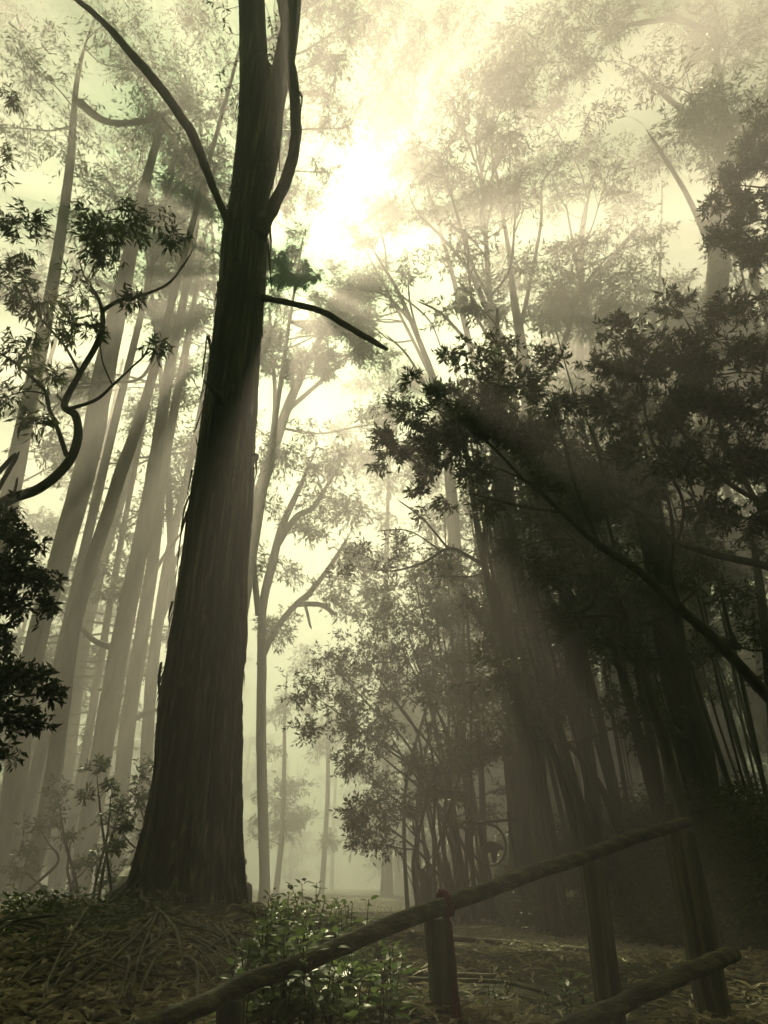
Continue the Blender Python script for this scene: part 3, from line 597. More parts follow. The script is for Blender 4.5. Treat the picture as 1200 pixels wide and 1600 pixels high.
tree('dead_tree', 'leafless spindly tree with bare upswept twigs beside the sun glare', 'tree',
     [grounded([(720, 1250, 16), (715, 900, 15), (700, 700, 13), (680, 600, 10), (650, 520, 8), (620, 450, 6), (590, 400, 4), (565, 350, 2)], 15), px_limb([(640, 500, 5), (600, 460, 4), (555, 455, 2)], 15),
      px_limb([(605, 425, 4), (600, 380, 3), (585, 330, 2)], 15), px_limb([(665, 560, 5), (640, 470, 3), (640, 410, 2)], 15), px_limb([(625, 460, 3), (670, 500, 3), (690, 545, 2)], 15), px_limb([(690, 650, 6), (640, 560, 4), (600, 520, 2)], 15)],
     [], 'gumfar', sides=10)
tree('ivy_clad_tree', 'faded ivy-clad trunk rising through the top right corner', 'tree',
     [grounded([(1060, 1200, 60), (1090, 800, 55), (1110, 600, 50), (1122, 400, 48), (1130, 250, 44), (1118, 100, 38), (1123, -20, 30), (1128, -60, 16)], 10.6),
      px_limb([(1128, 260, 10.4), (1085, 190, 10), (1040, 150, 8), (1000, 110, 5)], 10.6), px_limb([(1120, 60, 14), (1060, 30, 10), (980, 40, 7), (900, 50, 4)], 10.6), px_limb([(1110, 0, 10.4), (1080, 20, 9), (1060, -40, 7)], 10.6), px_limb([(1122, 420, 10), (1070, 300, 8), (1010, 200, 5)], 10.6)],
     [cl(1130, 330, 10.4, 34, 1.2), cl(1115, 230, 10.4, 40, 1.2), cl(1110, 150, 10.4, 36, 1.2), cl(1095, 70, 10.6, 44, 1.2), cl(1060, 20, 10.6, 44), cl(960, 40, 10.6, 60), cl(1010, 120, 10.6, 50, .9), cl(900, 100, 10.6, 50, .9), cl(1110, 270, 10.4, 30), cl(880, 10, 10.6, 60),
      cl(930, 180, 10.6, 40, .6), cl(800, 60, 10.4, 50, .7), cl(1000, 0, 10.6, 50)], 'gumfar')
tree('distant_gum_tree', 'barely visible gum column in the bright mist right of centre', 'tree',
     [grounded([(900, 1200, 34), (902, 800, 30), (905, 500, 15), (910, 380, 22), (925, 280, 16), (940, 180, 12)], 15.5), px_limb([(915, 460, 12), (960, 400, 10), (1000, 350, 6)], 15.5)],
     [cl(930, 250, 15.5, 50), cl(980, 320, 15.5, 44, .9), cl(870, 300, 15.5, 50, .9), cl(1000, 250, 15.5, 46, .8), cl(850, 180, 15, 60, .8), cl(780, 120, 15, 50, .8)], 'gumfar')
tree('young_gum_tree', 'small pale tree crown peeping over the dark wattles at right', 'tree',
     [grounded([(1010, 1200, 18), (1012, 900, 16), (1015, 650, 12), (1022, 520, 8), (1030, 440, 4), (1035, 280, 2)], 15)],
     [cl(1060, 440, 15, 34, .8), cl(1010, 445, 15, 34, .9), cl(1035, 480, 15, 40), cl(1080, 470, 15, 34), cl(985, 490, 15, 34)], 'gumfar')

# --- mid trees behind the wattles and high crowns that break up the sun
def filler(label, bx, Yv, h, cls, style='gumfar', group=None, r=.11, name='gum_tree', foot_px=None):
    Yv = Yv * DK; r = r * DK
    cx_ = float(np.mean([c[0][0] for c in cls])); z = float(gh(cx_, Yv)) - .1; h = max(c[0][2] for c in cls) - z
    x0_ = P(foot_px, 1380, Yv)[0] if foot_px else cx_
    pts = [np.array([x0_ + (cx_ - x0_) * t ** 1.6 + .15 * math.sin(5 * t + bx), Yv + .1 * math.sin(3 * t), z + h * t]) for t in (0, .2, .4, .6, .8, 1)]
    return tree(name, label, 'tree', [(pts, [r * q for q in (1, .92, .82, .7, .5, .2)])], cls, style, group)
GR = 'gums half lost in the mist behind the wattles'
def blob(x0, x1, y0, y1, Yv, n, rp, dens):
    return [cl(rs.uniform(x0, x1), rs.uniform(y0, y1), Yv + rs.uniform(-1, 1), rs.uniform(*rp), dens) for _ in range(n)]
filler('misty gum with low leafy crown behind the hanging wattle tips', 690, 16, 13, blob(600, 790, 620, 900, 16, 12, (34, 52), .5), group=GR)
filler('misty gum crown behind the middle of the leaning wattle', 850, 15, 14, blob(760, 960, 560, 880, 15, 13, (36, 56), .5), group=GR)
filler('misty gum crown behind the broad wattle', 1010, 14, 14, blob(930, 1120, 540, 880, 14, 13, (38, 58), .5), group=GR)
filler('misty gum crown at the right edge behind the broad wattle', 1160, 14, 15, blob(1080, 1290, 420, 900, 14, 15, (38, 60), .5), group=GR)
filler('tall misty gum high over the broad wattle, nearly lost in glow', 980, 14, 22, blob(840, 1060, 180, 520, 13, 12, (40, 58), .6), group=GR)
filler('tall misty gum crown above the fanned pale limbs', 800, 12.5, 23, blob(690, 900, 10, 380, 10.5, 14, (40, 60), .6), group=GR)
filler('tall misty gum filling the top right corner', 1190, 12, 24, blob(1040, 1300, 20, 420, 10.5, 13, (48, 70), .8), group=GR)
filler('misty gum crown right beside the glare, low', 600, 23, 19, blob(530, 700, 480, 760, 23, 12, (28, 42), .9), group=GR)
def around_sun(a0, a1, r0, r1, n, Y0, dens=1.5, rp=(18, 30), gaps=None):
    out = []
    gaps = gaps or [(55, 66), (-83, -75), (-63, -52), (-101, -96), (-128, -117), (-154, -138), (-30, -23), (-166, -160), (172, 178), (150, 155), (8, 14)]
    while len(out) < n:
        a = rs.uniform(a0, a1); q = (rs.uniform(r0 ** 2, r1 ** 2)) ** .5
        aa = (a + 180) % 360 - 180
        if -95 < aa < -80 and 60 < q < 115: continue
        if any(g0 < aa < g1 for g0, g1 in gaps): continue
        rpx = rs.uniform(*rp) * (.28 + .72 * min(1, q / 90))
        if any(abs(aa - (g0 + g1) / 2) < 80 and q * math.sin(math.radians(abs(aa - (g0 + g1) / 2))) < rpx * (.95 if g0 in (55, 48) else .4) for g0, g1 in gaps): continue
        x = 457 + q * math.cos(math.radians(a)); y = 427 - q * math.sin(math.radians(a)); d = ray(x, y)
        Yv = min(Y0 + rs.uniform(-1, 1), 36.5 / DK / (d[2] / d[1]))
        out.append(cl(x, y, Yv, rpx, dens))
    return out
filler('ghostly gum crown around the right side of the glare', 560, 17, 20, around_sun(-45, 40, 50, 150, 20, 17, .9), r=.1, foot_px=930)
filler('ghostly gum crown under the glare', 470, 17.5, 20, around_sun(-125, -40, 46, 165, 32, 17.5, 1.3) + around_sun(-180, 180, 4, 42, 26, 17.5, 1.2, (14, 20), [(48, 76), (-84, -64), (-44, -24), (-126, -110), (164, 180), (4, 22)]) + [cl(457 + a_, 427 + b_, 17.5, 8, .95) for a_, b_ in ((0, 3), (9, 8), (-10, 5), (12, -6), (-6, -10), (4, 15), (-17, 12), (19, 4), (16, 17), (-16, -3))], r=.12, foot_px=325)
filler('ghostly gum crown above the glare', 440, 15.5, 20, around_sun(75, 140, 46, 130, 10, 15.5, .9), r=.1, foot_px=318)
filler('ghostly gum crown left of the glare, mostly behind the huge tree', 330, 17, 20, around_sun(140, 235, 40, 230, 46, 17, 1.5), r=.12, foot_px=300)
filler('wide faint gum crown high to the right of the beam', 560, 17, 20, around_sun(-5, 51, 140, 400, 26, 17, .6, (28, 42)), foot_px=980)
filler('small wisps of gum crown inside the beam', 600, 14, 20, [cl(rs.uniform(560, 720), rs.uniform(0, 270), 14, rs.uniform(24, 38), .7) for _ in range(20)], foot_px=900)
filler('wide faint gum crown high to the left of the beam', 560, 15, 20, around_sun(68, 125, 120, 400, 18, 15, .45, (28, 42)), foot_px=318)
filler('wide faint gum crown behind the dark bare bough', 560, 16, 20, around_sun(125, 205, 160, 420, 14, 16, .4, (28, 42)), foot_px=240)
GL = 'gums half lost in the mist on the left'
filler('misty gum crown behind the sinuous bare branches', 60, 17, 20, blob(-60, 200, 380, 800, 17, 13, (38, 60), .8), group=GL)
filler('misty gum crown between the pale trunks', 190, 17, 19, blob(100, 330, 560, 900, 17, 18, (26, 42), .6), group=GL)
filler('high misty gum crown beside the fork of the huge tree', 280, 13, 23, blob(190, 350, 100, 420, 13, 11, (44, 62), .8), group=GL)
filler('low lacy gum foliage deep between the left trunks', 130, 17, 12, blob(-20, 300, 900, 1340, 18, 50, (22, 38), .7), group=GL)
for nm_, x0, x1, Y_, n_ in (('first', 395, 470, 25, 16), ('middle', 470, 550, 28, 16), ('last', 550, 650, 24, 18)):
    filler({'first': 'low lacy gum foliage just right of the huge tree base, far down the road', 'middle': 'low lacy gum foliage at the far end of the road clearing', 'last': 'low lacy gum foliage far behind the roadside shrubs'}[nm_], 0, Y_, 9, blob(x0, x1, 1010, 1330, Y_, n_, (18, 32), .8), group=GL, r=.1)

DK = 1.0
# --- right: near dark wattles
Yw = 7.0
W1 = [px_limb([(1330, 1330, 30), (1290, 1190, 26), (1200, 1085, 19), (1130, 1012, 17), (1062, 950, 15), (1000, 892, 13), (935, 850, 11), (880, 800, 9), (820, 752, 7), (750, 722, 5)], (5.7, 5.1)),
      px_limb([(1062, 950, 10), (1048, 900, 8), (1052, 830, 6), (1040, 760, 5)], 5.5), px_limb([(935, 850, 7), (900, 760, 6), (880, 690, 5), (850, 610, 3)], 5.3), px_limb([(880, 800, 6), (810, 790, 5), (730, 770, 3)], 5.2),
      px_limb([(820, 752, 5), (760, 690, 4), (700, 650, 3), (650, 620, 2)], 5.1)]
g0 = W1[0][0][0]; W1[0][0].insert(0, np.array([g0[0] + .2, g0[1], float(gh(g0[0] + .2, g0[1])) - .1])); W1[0][1].insert(0, .17)
tree('leaning_wattle_tree', 'black wattle arching left from the bank with crown hanging over the road', 'tree', W1,
     [cl(598, 690, 5.1, 34, .9), cl(640, 650, 5.1, 34, .8), cl(660, 700, 5.1, 44, 1.2), cl(620, 720, 5.1, 34, .8), cl(690, 620, 5.1, 38, .8), cl(720, 680, 5.1, 58, 1.5), cl(680, 740, 5.1, 30, .8), cl(650, 765, 5.1, 16, .5), cl(760, 640, 5.2, 55, 1.3), cl(790, 690, 5.2, 58, 1.5),
      cl(740, 740, 5.2, 34, 1), cl(840, 690, 5.3, 52, 1.3), cl(760, 580, 5.3, 40, .7), cl(715, 560, 5.3, 34, .7), cl(820, 600, 5.3, 46, .9), cl(790, 540, 5.4, 36, .5), cl(860, 560, 5.4, 40, .6), cl(640, 590, 5.2, 20, .5), cl(760, 790, 5.3, 30, .6), cl(880, 640, 5.4, 40, .9),
      cl(700, 790, 5.3, 22, .5), cl(850, 760, 5.3, 34, .7)], 'wattle', barky=.1)
W2 = [px_limb([(1420, 1200, 26), (1330, 1000, 20), (1250, 910, 15), (1200, 884, 12), (1120, 866, 11), (1050, 842, 9), (992, 800, 8), (950, 760, 6), (930, 690, 4), (900, 620, 3)], (5.1, 5.6)),
      px_limb([(1060, 845, 6), (1066, 780, 5), (1020, 690, 4), (1000, 600, 3), (985, 520, 2)], 5.6), px_limb([(1250, 910, 10), (1180, 780, 8), (1130, 680, 6), (1100, 560, 4), (1060, 480, 2)], 5.5), px_limb([(1200, 790, 9), (1120, 740, 7), (1040, 640, 5)], 5.5)]
g0 = W2[0][0][0]; W2[0][0].insert(0, np.array([g0[0] + .2, g0[1], float(gh(g0[0] + .2, g0[1])) - .1])); W2[0][1].insert(0, .15)
tree('broad_wattle_tree', 'broad black wattle crown filling the right side above the leaning one', 'tree', W2,
     [cl(965, 520, 5.6, 38, .9), cl(1048, 478, 5.6, 34, .8), cl(1000, 570, 5.6, 50, 1.2), cl(940, 570, 5.6, 34, .8), cl(1060, 550, 5.6, 50, 1.2), cl(1110, 500, 5.6, 40, .6), cl(1160, 480, 5.6, 44, .7), cl(1190, 540, 5.6, 50, .9), cl(1120, 570, 5.6, 50, 1.1), cl(950, 640, 5.6, 46, 1.1),
      cl(1030, 640, 5.6, 55, 1.3), cl(1110, 640, 5.6, 60, 1.3), cl(1190, 640, 5.6, 56, 1.2), cl(980, 710, 5.6, 46, .8), cl(1060, 720, 5.6, 50, 1.0), cl(1140, 720, 5.6, 56, 1.2), cl(1200, 730, 5.6, 50, 1.1), cl(1100, 790, 5.5, 44, .7), cl(1170, 810, 5.5, 50, .8), cl(1010, 770, 5.6, 34, .5),
      cl(1240, 600, 5.6, 60), cl(1240, 760, 5.6, 60)], 'wattle')
tree('tall_wattle_tree', 'feathery green wattle boughs poking in at the upper right edge', 'tree',
     [px_limb([(1400, 1100, 34), (1340, 800, 28), (1290, 560, 22), (1260, 400, 16), (1240, 250, 10), (1225, 120, 5)], 6.4), px_limb([(1262, 410, 8), (1200, 390, 5), (1130, 340, 3)], 6.4), px_limb([(1245, 290, 8), (1190, 260, 5), (1150, 240, 3)], 6.4)],
     [cl(1190, 190, 6.4, 30, .8), cl(1175, 245, 6.4, 36, 1.1), cl(1150, 290, 6.4, 38, 1.1), cl(1115, 325, 6.4, 26, .9), cl(1180, 320, 6.4, 44, 1.2), cl(1150, 370, 6.4, 40, 1.1), cl(1190, 400, 6.4, 36, 1.1), cl(1120, 385, 6.4, 20, .7), cl(1230, 240, 6.4, 50), cl(1240, 350, 6.4, 50)], 'wattle')
W4 = [grounded([(1053, 1215, 20), (1030, 1130, 17), (1006, 1060, 15), (985, 980, 13), (936, 900, 11), (905, 850, 8), (870, 820, 5)], 7.5), px_limb([(985, 980, 7), (1040, 960, 5), (1090, 920, 4)], 7.5), px_limb([(940, 905, 7), (920, 950, 5), (880, 960, 4)], 7.5)]
tree('crooked_wattle_tree', 'crooked dark sapling bending left in the middle of the bank', 'tree', W4,
     [cl(860, 900, 7.5, 48, .9), cl(925, 900, 7.5, 44, .8), cl(800, 860, 7.5, 34, .6), cl(880, 975, 7.5, 40, .9), cl(950, 1010, 7.5, 44, .9), cl(1010, 1030, 7.5, 34, .8), cl(830, 810, 7.5, 34, .6), cl(980, 930, 7.5, 36, .5), cl(1090, 900, 7.5, 40, .6)], 'wattle')
tree('edge_wattle_tree', 'dark small-leaved tree against the right edge behind the lower boughs', 'tree',
     [grounded([(1215, 1240, 22), (1205, 1100, 18), (1190, 950, 14), (1180, 850, 9)], 9.5)],
     [cl(1150, 920, 9.5, 46, .7), cl(1185, 860, 9.5, 40, .7), cl(1180, 990, 9.5, 44, .7), cl(1140, 1010, 9.5, 30, .5), cl(1195, 1060, 9.5, 36, .6)], 'under')
for pix, lab in (([(960, 1278, 12), (943, 1240, 11), (925, 1207, 10), (890, 1165, 8), (855, 1140, 6), (825, 1132, 4)], 'thin stem curving left from the bank edge above the rail'),
                 ([(897, 1292, 14), (880, 1220, 12), (850, 1130, 10), (825, 1060, 9), (810, 1000, 7), (800, 930, 5)], 'slim dark stem leaning left just right of the thick centre trunk')):
    tree('sapling_tree', lab, 'tree', [grounded(pix, 12.0)], [cl(pix[-1][0], pix[-1][1], 12, 40, .8), cl(pix[-1][0] - 40, pix[-1][1] + 30, 12, 34, .6), cl(pix[-2][0] + 30, pix[-2][1] - 30, 12, 36, .6)], 'under', sides=8)
tree('bent_tree', 'slim tree with an elbow and a long bare bough reaching left over the shrubs', 'tree',
     [grounded([(838, 1290, 18), (822, 1160, 16), (806, 1050, 14), (778, 940, 12), (757, 884, 11), (760, 800, 8), (760, 720, 6)], 11.0), px_limb([(757, 884, 8), (730, 868, 6), (700, 857, 5), (660, 880, 4), (612, 892, 3), (560, 885, 2)], 11.0), px_limb([(700, 857, 4), (660, 810, 3), (620, 780, 2)], 11.0),
      px_limb([(690, 862, 3), (640, 830, 2), (590, 830, 2)], 11)],
     [cl(560, 860, 11, 24, .5), cl(600, 885, 11, 22, .35), cl(740, 760, 11, 34, .5), cl(660, 800, 11, 26, .12), cl(620, 850, 11, 30, .15), cl(540, 890, 11, 26, .6), cl(690, 900, 11, 30, .4), cl(790, 870, 11, 34, .6)], 'under', sides=8)
# the two thick trunks on the bank
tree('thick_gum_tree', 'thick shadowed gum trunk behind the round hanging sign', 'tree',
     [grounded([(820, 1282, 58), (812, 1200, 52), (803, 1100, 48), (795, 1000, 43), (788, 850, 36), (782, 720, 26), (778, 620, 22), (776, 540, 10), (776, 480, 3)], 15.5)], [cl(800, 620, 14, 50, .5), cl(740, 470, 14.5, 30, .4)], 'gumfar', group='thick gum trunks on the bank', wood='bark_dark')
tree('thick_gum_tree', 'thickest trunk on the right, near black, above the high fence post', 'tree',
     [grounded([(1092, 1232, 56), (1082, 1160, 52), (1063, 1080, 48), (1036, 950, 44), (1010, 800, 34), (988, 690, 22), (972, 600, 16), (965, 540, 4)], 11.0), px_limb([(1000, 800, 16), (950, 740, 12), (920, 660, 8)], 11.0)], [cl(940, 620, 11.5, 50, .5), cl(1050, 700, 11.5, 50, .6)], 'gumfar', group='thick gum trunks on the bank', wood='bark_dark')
# --- thicket of saplings on the bank
TH = []
for i in range(60):
    Yv = rs.uniform(11.5, 22) if i % 3 else rs.uniform(9.8, 12.5)
    if i <= 5: Yv = rs.uniform(13.6, 20)
    pxb = rs.uniform(835, 1215) if i > 5 else rs.uniform(690, 800)
    g = ray(pxb, 1260); x = g[0] / g[1] * Yv
    z = float(gh(x, Yv)); h = rs.uniform(5.5, 10.5); ln = rs.uniform(-.16, .03); ln2 = rs.uniform(-.1, .1)
    r0 = rs.uniform(.022, .055) if i % 5 else rs.uniform(.07, .1)
    pts = [np.array([x + ln * h * t + .25 * math.sin(t * 5 + i) * .4, Yv + ln2 * h * t, z - .1 + h * t]) for t in (0, .2, .4, .6, .8, 1)]
    cls = []
    for k in range(4 if i % 2 else 3):
        t = rs.uniform(.35, 1.0); q = pts[0] + (pts[-1] - pts[0]) * t + rs.normal(size=3) * [.55, .5, .25]
        rr = rs.uniform(.4, .85); cls.append((q, (rr, rr, rr * .6), rs.uniform(.4, .9)))
    TH.append((pts, [r0, r0 * .92, r0 * .82, r0 * .7, r0 * .5, r0 * .25], cls))
for pts, rad, cls in TH:
    tree('thicket_tree', 'thin upright sapling trunk in the dark thicket on the bank', 'tree', [(pts, rad)], cls, 'under', 'saplings of the thicket on the bank', sides=8)
# --- arching shrubs at the foot of the bank, centre
def shrub(label, bpx, bpy, Yv, tips, dens, rp=(34, 56), style='under', group='arching shrubs beside the road', w=4.5):
    b = P(bpx, bpy, Yv); b[2] = float(gh(b[0], b[1])) - .05
    limbs = []; cls = []
    for tx, ty in tips:
        e = P(tx, ty, Yv + rs.uniform(-.8, .8)); mid = b + (e - b) * .5 + np.array([(b[0] - e[0]) * .22, 0, .12 * (e[2] - b[2])])
        o_ = np.array([rs.normal() * .30, rs.normal() * .25, -.03]); limbs.append(([b + o_, b + o_ * .8 + (mid - b) * .5 + rs.normal(size=3) * .05, mid, mid + (e - mid) * .55, e], [w / 2 * ppm(1200, Yv) * q for q in (1.3, 1.1, .9, .6, .25)]))
        rpx = rs.uniform(*rp)
        cls.append(cl(tx, ty, Yv, rpx, dens, .7)); cls.append(cl(tx + rs.uniform(-25, 40), ty + rs.uniform(20, 60), Yv, rpx * .8, dens * .8, .7))
    return tree('arching_shrub', label, 'shrub', limbs, cls, style, group, base=b, sides=8)
shrub('nearer arching shrub with many thin stems rising beside the broken stake', 690, 1372, 13.5, [(560, 1195), (600, 1130), (650, 1190), (620, 1270), (700, 1240), (730, 1170), (580, 1270), (660, 1085)], .85)
shrub('tall leafy shrub whose crown spreads left in front of the bright gap', 735, 1335, 14.5, [(480, 1080), (530, 1110), (590, 1060), (640, 1020), (560, 1150), (700, 1060), (750, 1090), (690, 980), (610, 980)], .8, w=5)
shrub('feathery high shrub top between the forked gum and the slim bent tree', 700, 1345, 16.5, [(560, 1010), (620, 930), (680, 900), (720, 960), (520, 1040), (640, 860)], .6, w=5)
shrub('low misty shrub left of the bright road clearing', 250, 1385, 14, [(215, 1250), (250, 1300), (180, 1290), (230, 1210), (205, 1340)], .5, (24, 38), group='misty shrubs on the left')
shrub('drooping misty shrub between the pale trunks', 95, 1400, 13.5, [(60, 1290), (110, 1310), (90, 1240), (140, 1350), (40, 1360)], .5, (24, 36), group='misty shrubs on the left')
shrub('small-leaved shrub beside the thick trunk on the left', 150, 1395, 11.5, [(175, 1230), (150, 1200), (185, 1270)], .35, (16, 24), group='misty shrubs on the left', w=4)

# --- far trees closing the view
far = []
protos = []
def far_tree_proto(k):
    h = 13 + 2.2 * k; b = np.zeros(3)
    pts = [np.array([.5 * math.sin(k + t * 3), .3 * t, h * t]) for t in (0, .25, .5, .75, 1)]
    limbs = [(pts, [.22, .19, .15, .1, .04])]
    for j in range(4):
        t = .4 + .12 * j; a = j * 1.9 + k; s = np.array([.5 * math.sin(k + t * 3), .3 * t, h * t]); d = np.array([math.cos(a), math.sin(a), .9])
        limbs.append(([s, s + d * 1.1, s + d * 2.2 + np.array([0, 0, .5])], [.12, .08, .04]))
    cls = []
    for j in range(17):
        t = rs.uniform(.12, 1.02) if j % 3 else rs.uniform(.05, .4); a = rs.uniform(0, 6.28); rr = rs.uniform(.8, 1.7); q = rs.uniform(.6, 2.9)
        cls.append((np.array([math.cos(a) * q, math.sin(a) * q, h * t + .5]), (rr, rr, rr * .65), rs.uniform(.55, 1.0)))
    return tree('background_tree', 'misty background tree closing the view down the road', 'tree', limbs, cls, 'gumfar', 'background trees fading into the mist', base=b)
STY['gumfar2'] = dict(STY['gumfar']); 
_s = dict(STY['gumfar']); STY['gumfar'].update(L=.19, W=.058)
protos = [far_tree_proto(k) for k in range(4)]
def dense_proto(k):
    h = 17 + 1. * k; b = np.zeros(3)
    pts = [np.array([.4 * math.sin(k + t * 3), .3 * t, h * t]) for t in (0, .25, .5, .75, 1)]
    cls = []
    for j in range(34):
        t = rs.uniform(.5, 1.02); a = rs.uniform(0, 6.28); rr = rs.uniform(1.1, 2.0); q = rs.uniform(.3, 3.4) * (1.15 - .6 * abs(t - .55))
        cls.append((np.array([math.cos(a) * q, math.sin(a) * q, h * t]), (rr, rr, rr * .7), rs.uniform(1.0, 1.5)))
    return tree('dense_gum_tree', 'tall dense gum deep in the mist behind the thicket', 'tree', [(pts, [.18, .16, .13, .1, .04])], cls, 'gumfar', 'dense tall gums behind the thicket', base=b)
dprotos = [dense_proto(k) for k in range(2)]
STY['gumfar'].update(_s)
for i, (x, y) in enumerate([(15, 33), (23, 36)]):
    pr = dprotos[i % 2]
    if i < 2: o = pr
    else:
        o = pr.copy(); SC.collection.objects.link(o)
        for ch in list(pr.children):
            c2 = ch.copy(); SC.collection.objects.link(c2); c2.parent = o
    s_ = rs.uniform(1.4, 1.65); o.location = (x, y, float(gh(x, y)) - .1); o.scale = (s_, s_, s_); o.rotation_euler = (0, 0, i * 2.1)
spots = []; pxs = []
for i in range(64):
    Yv = rs.uniform(42, 85) if i > 22 else rs.uniform(34, 46)
    pxv = rs.uniform(-150, 1350) if i > 10 else rs.uniform(560, 1200)
    x = (pxv - 600) / F / 1.12 * Yv
    if 330 < pxv < 600 and Yv < 75: continue
    if pxv < 700 and i % 5 < 2: continue
    spots.append((x, Yv)); pxs.append(pxv)
for i, (x, Yv) in enumerate(spots):
    pr = protos[i % 4]
    if i < 4: o = pr; kids = []
    else:
        o = pr.copy(); SC.collection.objects.link(o)
        for ch in list(pr.children):
            c2 = ch.copy(); SC.collection.objects.link(c2); c2.parent = o
    s = rs.uniform(1.0, 1.6) if pxs[i] > 700 else rs.uniform(.85, 1.3)
    o.location = (x, Yv, float(gh(x, Yv)) - .1); o.rotation_euler = (rs.uniform(-.04, .04), rs.uniform(-.06, .06), rs.uniform(0, 6.28)); o.scale = (s, s, s * rs.uniform(.85, 1.15))

# ------------------------------------------------------------------ handrail
def handrail():
    root = empty('handrail', P(690, 1500, 3.9) * [1, 1, 0] + [0, 0, -.6], 'rough log handrail climbing to the right with square posts and a lower rail', 'handrail')
    def rail(pix, ws, Ys, seed):
        mb = MB(); pts = [P(x, y, q) for (x, y), q in zip(pix, Ys)]; rr = [wd / 2 * ppm(y, q) for (x, y), wd, q in zip(pix, ws, Ys)]
        p_, r_ = smooth_path(pts, 260, rr, wob=.006, seed=seed); knobbly(mb, p_, r_, 48, .055, (3.5, 1.3), seed, lump=1.2)
        # rounded worn end
        return mb.build('rail', M['wood_rail'], root)
    px = [(100, 1655), (180, 1625), (250, 1598), (330, 1563), (400, 1530), (480, 1502), (560, 1466), (640, 1434), (700, 1412), (760, 1390), (840, 1362), (910, 1338), (1000, 1306), (1060, 1288), (1078, 1283)]
    rail(px, [33, 32, 31, 30, 29, 28, 27, 26, 25, 23, 22, 21, 19, 17, 12], np.linspace(3.0, 4.5, len(px)), 41)
    px = [(800, 1648), (860, 1618), (920, 1592), (980, 1566), (1040, 1534), (1080, 1516), (1120, 1500), (1143, 1491), (1147, 1489)]
    rail(px, [28, 28, 27, 27, 27, 26, 25, 22, 13], np.linspace(3.3, 3.75, len(px)), 47)
    def post(px0, py0, px1, wd, Yv, seed, rough=.05):
        mb = MB(); a = P(px0, py0, Yv); m = ppm(py0, Yv); r = wd / 2 * m
        b = a.copy(); b[2] = min(float(gh(a[0], a[1])), -.2) - .4; b[0] += .02
        n = 90; pts = a + (b - a) * np.linspace(0, 1, n)[:, None]
        pts[:, 0] += .008 * vnoise(np.linspace(0, 5, n), np.zeros(n), seed)
        rr = np.full(n, r * 1.12); rr[0] = r * .98; rr[1] = r * 1.08
        knobbly(mb, pts, rr, 40, .035, (5, 1.6), seed, square=5)
        return mb.build('post', M['wood_post'], root)
    post(360, 1562, 360, 36, 3.35, 51); post(686, 1436, 690, 38, 3.88, 52); post(922, 1346, 930, 32, 4.22, 53); post(1060, 1300, 1080, 37, 4.45, 54)
    return root
handrail()
# red cord with a tassel
mb = MB(); n = 120
c0 = P(694, 1413, 3.86); ax = P(760, 1390, 3.95) - P(640, 1434, 3.8); ax /= np.linalg.norm(ax)
u = np.cross(ax, [0, 0, 1]); u /= np.linalg.norm(u); v_ = np.cross(ax, u)
m = ppm(1413, 3.86)
root = empty('tassel_cord', c0, 'red cord knotted round the upper rail with a long tassel hanging down', 'cord')
th = np.linspace(0, 2 * np.pi * 2.6, n); helix = c0 + ax * (np.linspace(-.5, .9, n)[:, None] * 10 * m) + (np.cos(th)[:, None] * u + np.sin(th)[:, None] * v_) * 17.5 * m
tubes(mb, helix, np.full(n, .0075), 8); k_ = c0 + [0.0, 0, 16 * m]
a = np.linspace(0, 6.28 * 1.5, 30); tubes(mb, k_ + np.stack([np.cos(a) * .014 - .006, np.sin(a) * .01, np.sin(a * 1.5) * .008], 1), np.full(30, .008), 8)
mb.build('wrap', M['cord'], root)
mb = MB()
for dx in (0, .008):
    pts = smooth_path([P(702, 1428, 3.78), P(705 + dx * 200, 1470, 3.76), P(708, 1510, 3.75), P(711, 1540, 3.74)], 40, wob=.004, seed=int(dx * 999)); tubes(mb, pts, np.full(40, .003), 6)
mb.build('cord', M['cord'], root)
mb = MB(); h0 = P(711, 1538, 3.74)
A = rs.uniform(0, 6.28, 70); T_ = []
for a in A:
    q = rs.uniform(.3, 1); T_.append([h0 + [0, 0, .0], h0 + [math.cos(a) * .012 * q, math.sin(a) * .012 * q, -.03], h0 + [math.cos(a) * .02 * q, math.sin(a) * .02 * q, -.09], h0 + [math.cos(a) * .027 * q, math.sin(a) * .027 * q, -.15 - rs.uniform(0, .02)]])
tubes(mb, np.array(T_), np.full((70, 4), .003), 4)
an = np.linspace(0, 6.28 * 3, 30); tubes(mb, h0 + np.stack([np.cos(an) * .011, np.sin(an) * .011, -.01 - an * .001], 1), np.full(30, .004), 6)
mb.build('tassel', M['cord'], root)

